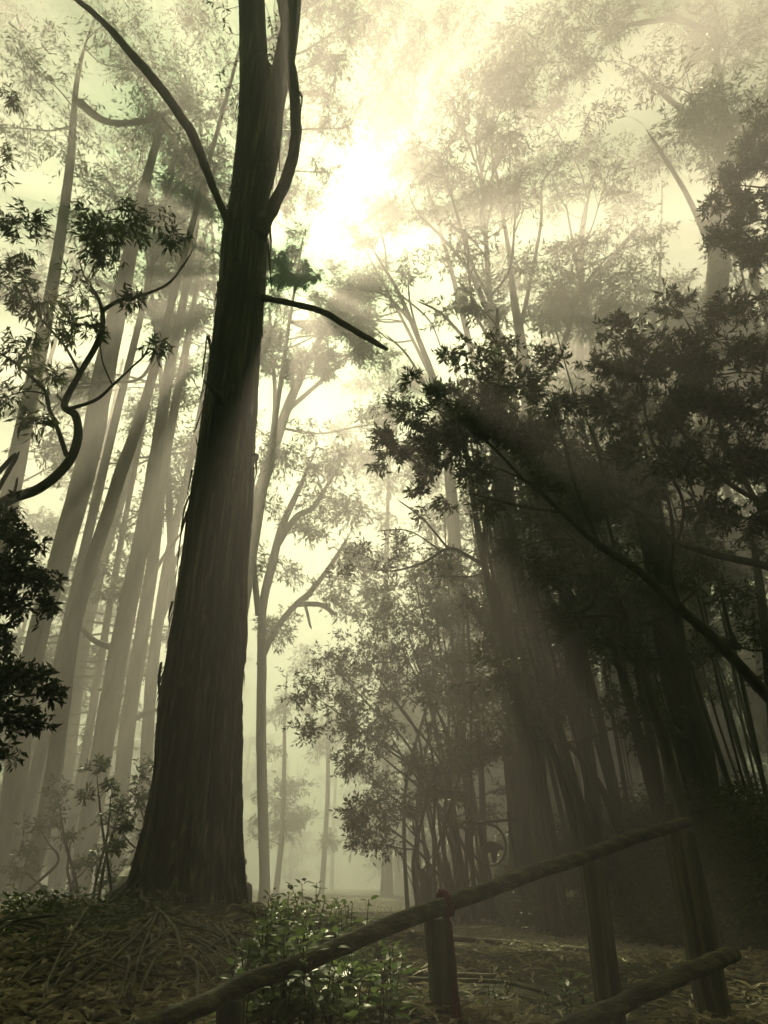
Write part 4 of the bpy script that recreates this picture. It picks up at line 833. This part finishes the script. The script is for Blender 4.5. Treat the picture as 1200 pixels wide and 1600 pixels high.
# ------------------------------------------------------------------ round hanging sign
def sign():
    Yv = 12.2; b = G(825, 1449); Yv = b[1]
    q = lambda x, y, dy=0: P(x, y, Yv) + np.array([0, dy, 0])
    root = empty('hanging_sign', b, 'iron post with a crossbar and a hanging ring holding a bird cut-out', 'sign')
    mb = MB(); tubes(mb, smooth_path([b - [0, 0, .1], q(812, 1380), q(801, 1320), q(794, 1275), q(793, 1268)], 40), np.linspace(.028, .024, 40), 10, cap=True); mb.build('post', M['iron'], root)
    mb = MB(); knobbly(mb, smooth_path([q(735, 1287.5, -.03), q(770, 1284, -.03), q(806, 1280.5, -.03)], 12), np.full(12, .024), 16, .02, (1, 1), 1, square=6); mb.build('crossbar', M['iron'], root)
    mb = MB(); cx, cy_ = 763, 1320; a = np.linspace(0, 2 * np.pi, 73)
    C0 = q(cx, cy_, -.03); m = ppm(1320, Yv); R0 = 27 * m
    ring = C0 + np.stack([np.cos(a) * R0, a * 0, np.sin(a) * R0 * 1.08], 1); tubes(mb, ring, np.full(73, .021), 8)
    for x in (750, 776): tubes(mb, np.array([q(x, 1286, -.03), q(x, 1297, -.03)]), np.full(2, .008), 6)
    mb.build('ring', M['iron'], root)
    # bird plate: outline in pixels of the photo, 12 mm thick
    out = [(744, 1294.5), (748, 1295), (752, 1297), (754.3, 1301), (753.6, 1307), (752, 1313), (751.6, 1317), (754, 1319.6), (757, 1317), (762, 1314.6), (770, 1315), (778, 1317.5), (784, 1321), (787.5, 1325), (785, 1328), (779, 1327.5), (777, 1331), (775.5, 1336),
           (773, 1340), (773.6, 1346), (775, 1348), (770, 1348.6), (770, 1342), (768.5, 1336), (765.5, 1331.5), (762, 1334), (758, 1332), (756, 1327), (752.5, 1323.6), (749.4, 1320), (748.4, 1315), (749.6, 1309), (751, 1303), (750, 1299.4), (747, 1298)]
    V = [q(x, y, -.036) for x, y in out] + [q(x, y, -.024) for x, y in out]
    import bmesh
    bm = bmesh.new(); vs_ = [bm.verts.new(Vector(v) - Vector(b)) for v in V]; k = len(out)
    f1 = bm.faces.new(vs_[:k]); f2 = bm.faces.new(vs_[k:][::-1])
    for i in range(k): bm.faces.new((vs_[i], vs_[(i + 1) % k], vs_[k + (i + 1) % k], vs_[k + i]))
    bmesh.ops.triangulate(bm, faces=[f1, f2]); bmesh.ops.recalc_face_normals(bm, faces=bm.faces)
    me = bpy.data.meshes.new('bird_plate'); bm.to_mesh(me); bm.free(); me.materials.append(M['iron'])
    o = bpy.data.objects.new('bird_plate', me); SC.collection.objects.link(o); o.parent = root
sign()

# ------------------------------------------------------------------ car behind the tree
def car():
    import bmesh
    cx = P(286, 1380, 12)[0]; Y0 = 11.9; gz = float(gh(cx, 12.5)) + .012
    root = empty('parked_car', (cx - .5, Y0 + 2.1, gz), 'silver off-road car parked head-on, almost hidden behind the huge trunk', 'car')
    root.rotation_euler = (0, 0, R_(14)); root.scale = (1.1, 1.05, .84)
    def loft(name, secs, mat, parent=root, bev=.05, sub=1):
        """secs: list of (y, [(x,z)...]) closed half-symmetric rings"""
        bm = bmesh.new(); rings = [[bm.verts.new((x, y, z)) for x, z in ring] for y, ring in secs]
        k = len(rings[0])
        for a, b_ in zip(rings, rings[1:]):
            for i in range(k): bm.faces.new((a[i], a[(i + 1) % k], b_[(i + 1) % k], b_[i]))
        bm.faces.new(rings[0][::-1]); bm.faces.new(rings[-1]); bmesh.ops.recalc_face_normals(bm, faces=bm.faces)
        me = bpy.data.meshes.new(name); bm.to_mesh(me); bm.free(); me.materials.append(M[mat]); o = bpy.data.objects.new(name, me); SC.collection.objects.link(o); o.parent = parent
        for p in me.polygons: p.use_smooth = True
        bv = o.modifiers.new('b', 'BEVEL'); bv.width = bev; bv.segments = 3; bv.limit_method = 'ANGLE'
        return o
    def ring(wd, z0, z1, sh=.1): return [(-wd + .05, z0), (wd - .05, z0), (wd, z0 + .18), (wd, z1 - sh), (wd - sh, z1), (-wd + sh, z1), (-wd, z1 - sh), (-wd, z0 + .18)]
    loft('body', [(-2.15, ring(.78, .36, .80)), (-2.0, ring(.86, .33, .90)), (-1.6, ring(.89, .32, .95)), (-1.0, ring(.9, .32, 1.0)), (1.9, ring(.9, .32, 1.02)), (2.15, ring(.84, .38, .95))], 'car_paint')
    def cring(w0, w1, z0, z1): return [(-w0, z0), (w0, z0), (w1, z1), (-w1, z1)]
    loft('cabin', [(-1.0, cring(.80, .79, 1.0, 1.02)), (-.35, cring(.82, .64, 1.0, 1.55)), (.6, cring(.82, .65, 1.0, 1.62)), (1.75, cring(.82, .64, 1.0, 1.58)), (2.05, cring(.80, .72, 1.0, 1.2))], 'car_glass', bev=.04)
    loft('roof', [(-.42, cring(.65, .62, 1.53, 1.57)), (.6, cring(.66, .62, 1.60, 1.65)), (1.8, cring(.65, .61, 1.56, 1.60))], 'car_paint', bev=.015)
    loft('bumper', [(-2.24, ring(.74, .34, .56, .04)), (-2.1, ring(.88, .32, .60, .04))], 'car_dark', bev=.02)
    loft('grille', [(-2.19, ring(.42, .6, .80, .03)), (-2.12, ring(.44, .6, .80, .03))], 'car_dark', bev=.01)
    for s in (-1, 1):
        loft('headlight', [(-2.17, [(s * .52, .66), (s * .80, .66), (s * .80, .82), (s * .52, .80)]), (-1.98, [(s * .52, .64), (s * .875, .64), (s * .87, .84), (s * .52, .82)])], 'car_lamp', bev=.02)
        loft('mirror', [(-.72, [(s * .80, 1.02), (s * .93, 1.03), (s * .93, 1.15), (s * .82, 1.15)]), (-.60, [(s * .80, 1.02), (s * .92, 1.03), (s * .92, 1.14), (s * .82, 1.14)])], 'car_paint', bev=.03)
        loft('windscreen_pillar', [(-1.02, [(s * .80, 1.0), (s * .86, 1.0), (s * .86, 1.04), (s * .80, 1.04)]), (-.36, [(s * .62, 1.52), (s * .68, 1.52), (s * .68, 1.57), (s * .62, 1.57)])], 'car_paint', bev=.01)
        for yy in (-1.35, 1.35):
            wh = bpy.data.objects.new('wheel', None); SC.collection.objects.link(wh); wh.parent = root; wh.location = (s * .86, yy, .36)
            for nm, r0, r1, w_, mt in (('tyre', .36, .22, .12, 'car_dark'), ('rim', .23, .05, .10, 'car_paint')):
                m_ = MB(); K = 40; a = np.linspace(0, 2 * np.pi, K, endpoint=False); prof = [(r1, -w_), (r0 - .04, -w_), (r0, -w_ * .6), (r0, w_ * .6), (r0 - .04, w_), (r1, w_)]
                V_ = np.array([[(x_, math.cos(t_) * r_, math.sin(t_) * r_) for r_, x_ in prof] for t_ in a]); id_ = np.arange(K * 6).reshape(K, 6)
                Q_ = np.stack([id_, np.roll(id_, -1, 0), np.roll(np.roll(id_, -1, 0), -1, 1), np.roll(id_, -1, 1)], -1).reshape(-1, 4); m_.add(V_, Q_)
                o_ = m_.build(nm, M[mt]); o_.parent = wh
car()

# ------------------------------------------------------------------ sticks heaped at the foot of the tree
SG = 'fallen sticks heaped at the foot of the huge tree'
def stick(pts, r0, r1, label='long bare stick fallen in the heap below the huge tree', grp=SG, mat='stick', name='fallen_stick', wob=.004):
    b = pts[0]; mb = MB(); p_, r_ = smooth_path(np.array(pts) - b, 40, np.linspace(r0, r1, len(pts)), wob=wob, seed=rnd.randint(0, 999)); knobbly(mb, p_, r_, 10, .07, (2, 2.5), rnd.randint(0, 999))
    o = mb.build(name, M[mat]); o.location = [float(c) for c in b]; return tag(o, label, 'stick', grp)
def onto(px, py, lift): g = G(px, py); d = ray(px, py); d /= d[1]; return g - d * .05 + [0, 0, lift]
for pix, r0, r1, lf in (([(247, 1448), (197, 1497), (153, 1543), (95, 1582), (40, 1612)], .016, .011, .10), ([(217, 1423), (247, 1444), (267, 1467), (280, 1500), (287, 1540)], .022, .014, .10),
                    ([(266, 1460), (320, 1470), (372, 1481)], .020, .014, .08), ([(372, 1479), (320, 1508), (273, 1538)], .014, .01, .10), ([(148, 1535), (190, 1547), (233, 1551), (300, 1544)], .012, .008, .1),
                    ([(133, 1437), (110, 1467), (87, 1517), (63, 1583)], .018, .01, .08), ([(83, 1555), (133, 1507), (160, 1490), (200, 1480)], .03, .02, .06), ([(50, 1514), (100, 1507), (143, 1477), (177, 1477)], .026, .018, .05),
                    ([(243, 1450), (232, 1490), (212, 1530), (205, 1545)], .014, .008, .12), ([(247, 1452), (246, 1490), (232, 1540)], .018, .01, .08), ([(262, 1478), (222, 1510), (180, 1530)], .016, .01, .1),
                    ([(110, 1555), (130, 1525), (165, 1500), (210, 1492)], .024, .018, .05), ([(0, 1545), (30, 1540), (62, 1522)], .03, .016, .05), ([(330, 1428), (323, 1440), (318, 1452)], .012, .01, .08),
                    ([(140, 1470), (200, 1466), (260, 1462)], .028, .02, .04), ([(160, 1440), (230, 1443), (300, 1440), (360, 1425)], .02, .016, .04), ([(300, 1500), (345, 1488), (385, 1478)], .016, .01, .06)):
    pp = [onto(x, y, lf * (1 - .5 * i / len(pix))) for i, (x, y) in enumerate(pix)]; pp = [pp[0], pp[len(pp) // 2], pp[-1]]
    stick(pp, r0 * .62, r1 * .5)
for i in range(95):
    px0 = rs.uniform(20, 410); py0 = rs.uniform(1440, 1520); an = math.atan2(py0 - 1400, px0 - 255) + rs.normal() * .45; L = rs.uniform(50, 150)
    a = onto(px0, py0, rs.uniform(.02, .1)); b = onto(px0 + math.cos(an) * L, min(1640, py0 + abs(math.sin(an)) * L * .6), rs.uniform(.0, .05)); mid = (a + b) / 2 + rs.normal(size=3) * .025 + [0, 0, .03]
    r = rs.uniform(.003, .013); stick([a, mid, b], r, r * .5)
# long poles lying by the road, behind the rail
stick([onto(598, 1533, .05), onto(670, 1537, .05), onto(780, 1541, .05)], .018, .014, 'straight thin pole lying level behind the first full post', 'poles lying behind the handrail', wob=.003)
stick([onto(640, 1543, .04), onto(780, 1548, .04), onto(860, 1560, .02)], .014, .01, 'second thin pole lying just below the level one', 'poles lying behind the handrail', wob=.004)
stick([onto(640, 1468, .04), onto(760, 1478, .04), onto(860, 1484, .03), onto(950, 1492, .02)], .03, .02, 'long thin log marking the near edge of the gravel road', None, wob=.01)
stick([onto(1100, 1585, .05), onto(1135, 1560, .2), onto(1165, 1562, .25)], .016, .008, 'forked pale stick poking up at the lower right corner', None)
stick([onto(1150, 1600, .02), onto(1120, 1570, .16), onto(1110, 1556, .2)], .014, .008, 'pale stick crossing the forked one at lower right', None)
e = G(575, 1535); stick([e, e + P(596, 1470, e[1]) - P(575, 1535, e[1])], .018, .012, 'pale splintered stick standing upright among the leafy plants', None, wob=.01)
e = G(686, 1402) ; q = P(670, 1408, 12.0); q[2] = float(gh(q[0], q[1])) - .05
stick([q, P(668, 1385, 12), P(657, 1358, 12)], .07, .04, 'broken stake leaning left at the road end of the bank', None, 'bark_dark', 'broken_stake')
for i in range(14):
    x0, y0 = rs.uniform(655, 720), rs.uniform(1370, 1400); a = P(x0, y0, 12.3 + rs.uniform(0, 1.5)); b = P(x0 + rs.uniform(-50, 60), y0 - rs.uniform(10, 60), 12.3 + rs.uniform(0, 1.5))
    a[2] = float(gh(a[0], a[1])); stick([a, (a + b) / 2 + rs.normal(size=3) * .1, b], rs.uniform(.008, .03), .006, 'thin dead branch poking out of the brushwood by the broken stake', 'brushwood by the broken stake', 'bark_dark', 'dead_branch')

# ------------------------------------------------------------------ leafy plants in the middle foreground
def ovate(mb, C, D, N, L, W, mi=1):
    n = len(C); D = D / np.linalg.norm(D, axis=1, keepdims=True); S = np.cross(D, N); S /= np.linalg.norm(S, axis=1, keepdims=True) + 1e-9; N = np.cross(S, D)
    L = L[:, None]; W = W[:, None]
    prof = [(0, 0, 0), (.18, .36, .05), (.42, .5, .06), (.72, .28, 0), (1, 0, -.14)]
    mids = [C + D * L * t + N * L * h * .5 for t, _, h in prof]
    lft = [mids[i] + S * W * prof[i][1] + N * W * .12 for i in (1, 2, 3)]; rgt = [mids[i] - S * W * prof[i][1] + N * W * .12 for i in (1, 2, 3)]
    V = np.stack([mids[0], mids[1], mids[2], mids[3], mids[4]] + lft + rgt, 1)  # 0-4 mid, 5-7 left, 8-10 right
    base = np.arange(n)[:, None] * 11
    Q = np.concatenate([base + np.array([q]) for q in ((1, 2, 6, 5), (2, 3, 7, 6), (2, 1, 8, 9), (3, 2, 9, 10))]); T = np.concatenate([base + np.array([q]) for q in ((0, 1, 5), (1, 0, 8), (3, 4, 7), (4, 3, 10))])
    mb.add(V.reshape(-1, 3), Q, T, mi)
def plant(b, h, L, label, grp='leafy plants behind the handrail', nst=1, dens=1.0):
    root = empty('leafy_plant', b, label, 'plant', grp)
    ms, ml = MB(), MB()
    for s_ in range(nst):
        ln = rs.normal(size=2) * .16 * h; top = b + [ln[0], ln[1], h * rs.uniform(.75, 1)]
        pts = smooth_path([b + [rs.normal() * .02, rs.normal() * .02, -.03], b + (top - b) * .5 + [rs.normal() * .02, 0, 0], top], 24); tubes(ms, pts, np.linspace(.005, .002, 24), 6)
        nn = max(3, int(h / .05 * dens)); C = []; D = []; sz = []
        for k in range(nn):
            t = (k + 1.2) / (nn + .4); i = min(23, int(t * 23)); a = k * 1.57 + rs.uniform(-.3, .3)
            for q in (0, math.pi):
                dr = rs.uniform(-.5, .45) + (.5 if t > .9 else 0); C.append(pts[i]); D.append([math.cos(a + q), math.sin(a + q), dr]); sz.append(L * (1.1 - .65 * t ** 2) * rs.uniform(.7, 1.15))
        C = np.array(C); D = np.array(D); sz = np.array(sz); N = np.array([0, 0, 1.]) + rs.normal(size=(len(C), 3)) * .3
        pet = D / np.linalg.norm(D, axis=1, keepdims=True) * sz[:, None] * .25
        tubes(ms, np.stack([C, C + pet], 1), np.full((len(C), 2), .0012), 3)
        ovate(ml, C + pet, D, N, sz, sz * rs.uniform(.5, .68, len(C)), 0)
    ms.build('stem', M['twig'], root); ml.build('foliage', M['leaf_plant'], root, smooth=False)
def plant_at(px, py_top, py_base, L, label, **k):
    g = G(px, py_base); t = P(px, py_top, g[1]); plant(g, max(.1, t[2] - g[2]), L, label, **k)
plant_at(487, 1362, 1540, .085, 'tallest leafy plant, its dark tip standing against the bright road', nst=1, dens=.8)
plant_at(446, 1388, 1530, .075, 'tall leafy plant left of the tallest, with a dark tufted tip', nst=1, dens=.8)
plant_at(548, 1412, 1530, .07, 'leafy plant with a single small pointed tip right of the tallest', nst=1, dens=.8)
plant_at(895, 1505, 1580, .10, 'small broad-leaved plant in front of the third post', nst=2, grp=None)
for i in range(85):
    px_ = rs.uniform(385, 615); pyb = rs.uniform(1462, 1620); 
    if px_ > 560 and pyb < 1500: pyb += 60
    g = G(px_, min(pyb, 1600)) if pyb <= 1600 else G(px_, 1600) + [0, -.3, -.05]
    hh = rs.uniform(.16, .40) * (1.25 if px_ < 540 else .8)
    plant(g, hh, rs.uniform(.08, .13), 'low leafy plant in the tangled patch between the huge tree and the rail', nst=rs.randint(1, 4))
for i in range(16):
    px_ = rs.uniform(640, 940); g = G(px_, rs.uniform(1560, 1600)); plant(g, rs.uniform(.06, .16), rs.uniform(.05, .09), 'small seedling among the fallen leaves under the rail', 'seedlings under the rail', nst=rs.randint(1, 3))

# ------------------------------------------------------------------ litter, ground cover, gravel
for lab, bx, by, cs_ in (('unseen wattle crown added overhead from the right of the viewpoint to shade the foreground', 5.5, -1.5, [(3.5, 0, 9), (1.5, .5, 10), (4, 1.2, 10), (2, 1.6, 11.5), (0, -1.5, 10), (3, -3, 9), (5.5, 0, 9), (6.5, 1.5, 9), (.5, 1.8, 12.5)]),
                         ('unseen wattle crown added overhead from the left of the viewpoint to shade the foreground', -5.5, -1.0, [(-3.5, 0, 9), (-1.5, .5, 10), (-4, 2, 10), (-2, 2.2, 11.5), (-.5, -2.5, 9.5), (-3, -3, 9), (-5.5, 0, 9), (-6.5, 2, 9), (-4.5, 3, 12), (-1.5, 3, 13)])):  # crowns added out of view to keep sky light off the foreground
    g_ = float(gh(bx, by)); tree('overhead_shade_tree', lab, 'tree', [([np.array([bx, by, g_ - .1]), np.array([bx * .95, by, 3.]), np.array([bx * .8, by + .3, 6.5]), np.array([bx * .6, by + .6, 9.])], [.2, .17, .12, .05])],
        [(np.array(c_, float), (1.6, 1.6, .9), .8) for c_ in cs_], 'gumfar', wood='bark_dark')
# the wood goes on behind and beside the viewpoint
for i, (x, y) in enumerate([(-9, -3), (-12, -9), (-6, -12), (0, -14), (6, -12), (10, -6), (13, 1), (-14, 3), (4, -8), (-4, -8), (15, -12), (-17, -14), (9.5, 2.5), (-9, 4)]):
    o = protos[i % 4].copy(); SC.collection.objects.link(o); o['label'] = 'gum tree of the wood round the viewpoint, outside the picture'; o['group'] = 'gums round the viewpoint'
    for ch in list(protos[i % 4].children):
        c2 = ch.copy(); SC.collection.objects.link(c2); c2.parent = o
    s_ = rs.uniform(.8, 1.1); o.location = (x, y, float(gh(x, y)) - .1); o.scale = (s_, s_, s_); o.rotation_euler = (0, 0, i * 1.3)
def scatter(n, fx, fy): return fx(n), fy(n)
mb = MB(); n = 34000
Y_ = 3.4 + 5.2 * rs.uniform(0, 1, n) ** 1.3; X_ = rs.uniform(-.6, .62, n) * (Y_ + 1.2) 
k = ~((X_ > edge_l(Y_) + .2) & (Y_ > 7.4)) | (rs.uniform(size=n) < .12); X_, Y_ = X_[k], Y_[k]; n = len(X_)
k = rs.uniform(size=n) < np.clip(.35 + 1.5 * vnoise(X_ * .9, Y_ * 1.2, 61) + .9 * vnoise(X_ * 3.5, Y_ * 3.5, 62), .08, 1); X_, Y_ = X_[k], Y_[k]; n = len(X_)
C = np.stack([X_, Y_, gh(X_, Y_) + rs.uniform(.004, .05, n)], 1); a = rs.uniform(0, 6.28, n); D = np.stack([np.cos(a), np.sin(a), rs.normal(size=n) * .22], 1)
up = np.array([0, 0, 1.]) + rs.normal(size=(n, 3)) * .35; leaves(mb, C, D, rs.uniform(.05, .17, n), rs.uniform(.012, .034, n), 0, up=up, fold=.35)
tag(mb.build('leaf_litter', M['leaf_dead'], smooth=False), 'dry curled leaves scattered over the forest floor', 'leaf litter', kind='stuff')
mb = MB()
def cover(n, X_, Y_, hmax, L, W):
    z = gh(X_, Y_); patch = np.clip(vnoise(X_ * 1.3, Y_ * 1.3, 21) + .35 + .6 * vnoise(X_ * 4, Y_ * 4, 22), 0, 1)
    keep = rs.uniform(size=n) < patch + .12; X_, Y_, z, patch = X_[keep], Y_[keep], z[keep], patch[keep]; n = len(X_)
    C = np.stack([X_, Y_, z + rs.uniform(0, 1, n) ** 1.5 * hmax * (.2 + patch)], 1); a = rs.uniform(0, 6.28, n); D = np.stack([np.cos(a), np.sin(a), rs.uniform(-.3, .8, n)], 1)
    s_ = rs.uniform(.6, 1.3, n); leaves(mb, C, D, L * s_, W * s_, 0)
n = 42000; Y_ = rs.uniform(7, 19, n); X_ = foot(Y_) - .35 + rs.uniform(0, 1, n) ** 1.2 * 6.5; cover(n, X_, Y_, .42, .075, .035)
n = 9000; Y_ = rs.uniform(19, 34, n); X_ = foot(Y_) - .3 + rs.uniform(0, 8, n); cover(n, X_, Y_, .6, .14, .07)
n = 16000; Y_ = rs.uniform(4.2, 10.5, n); X_ = -rs.uniform(1.6, 7.5, n); k = ((X_ + 1.9) ** 2 + (Y_ - 7.4) ** 2 > .8) & (Y_ > 5.2 + rs.uniform(-1, 1, n)); cover(int(k.sum()), X_[k], Y_[k], .13, .06, .03)
n = 20000; Y_ = rs.uniform(10, 34, n); X_ = edge_l(Y_) - .4 - rs.uniform(0, 1, n) * 14; cover(n, X_, Y_, .5, .12, .05)
tag(mb.build('undergrowth', M['leaf_wattle'], smooth=False), 'low leafy undergrowth covering the bank and the mound', 'undergrowth', kind='stuff')
def stones(name, mat, X_, Y_, s_, label):
    n = len(X_); o8 = np.array([[1, 0, 0], [-1, 0, 0], [0, 1, 0], [0, -1, 0], [0, 0, .7], [0, 0, -.7]], float)
    V = np.stack([X_, Y_, gh(X_, Y_) + .012 + s_ * .2], 1)[:, None] + o8[None] * s_[:, None, None] * rs.uniform(.6, 1.3, (n, 6, 1))
    T = np.array([(0, 2, 4), (2, 1, 4), (1, 3, 4), (3, 0, 4), (2, 0, 5), (1, 2, 5), (3, 1, 5), (0, 3, 5)]); T = (np.arange(n)[:, None, None] * 6 + T[None]).reshape(-1, 3)
    mb = MB(); mb.add(V.reshape(-1, 3), None, T); tag(mb.build(name, M[mat], smooth=False), label, 'gravel', kind='stuff')
n = 9000; Y_ = 7.6 + 22 * rs.uniform(0, 1, n) ** 1.6; u = rs.uniform(0, 1, n); X_ = edge_l(Y_) + (foot(Y_) - edge_l(Y_)) * u
stones('gravel', 'stone', X_, Y_, rs.uniform(.008, .026, n), 'loose gravel stones strewn over the dirt road')
gc = G(785, 1440); n = 70; stones('pale_gravel', 'chalk', gc[0] + rs.normal(size=n) * .28, gc[1] + rs.normal(size=n) * .3, rs.uniform(.02, .05, n), 'small scatter of pale pebbles at the foot of the sign post')
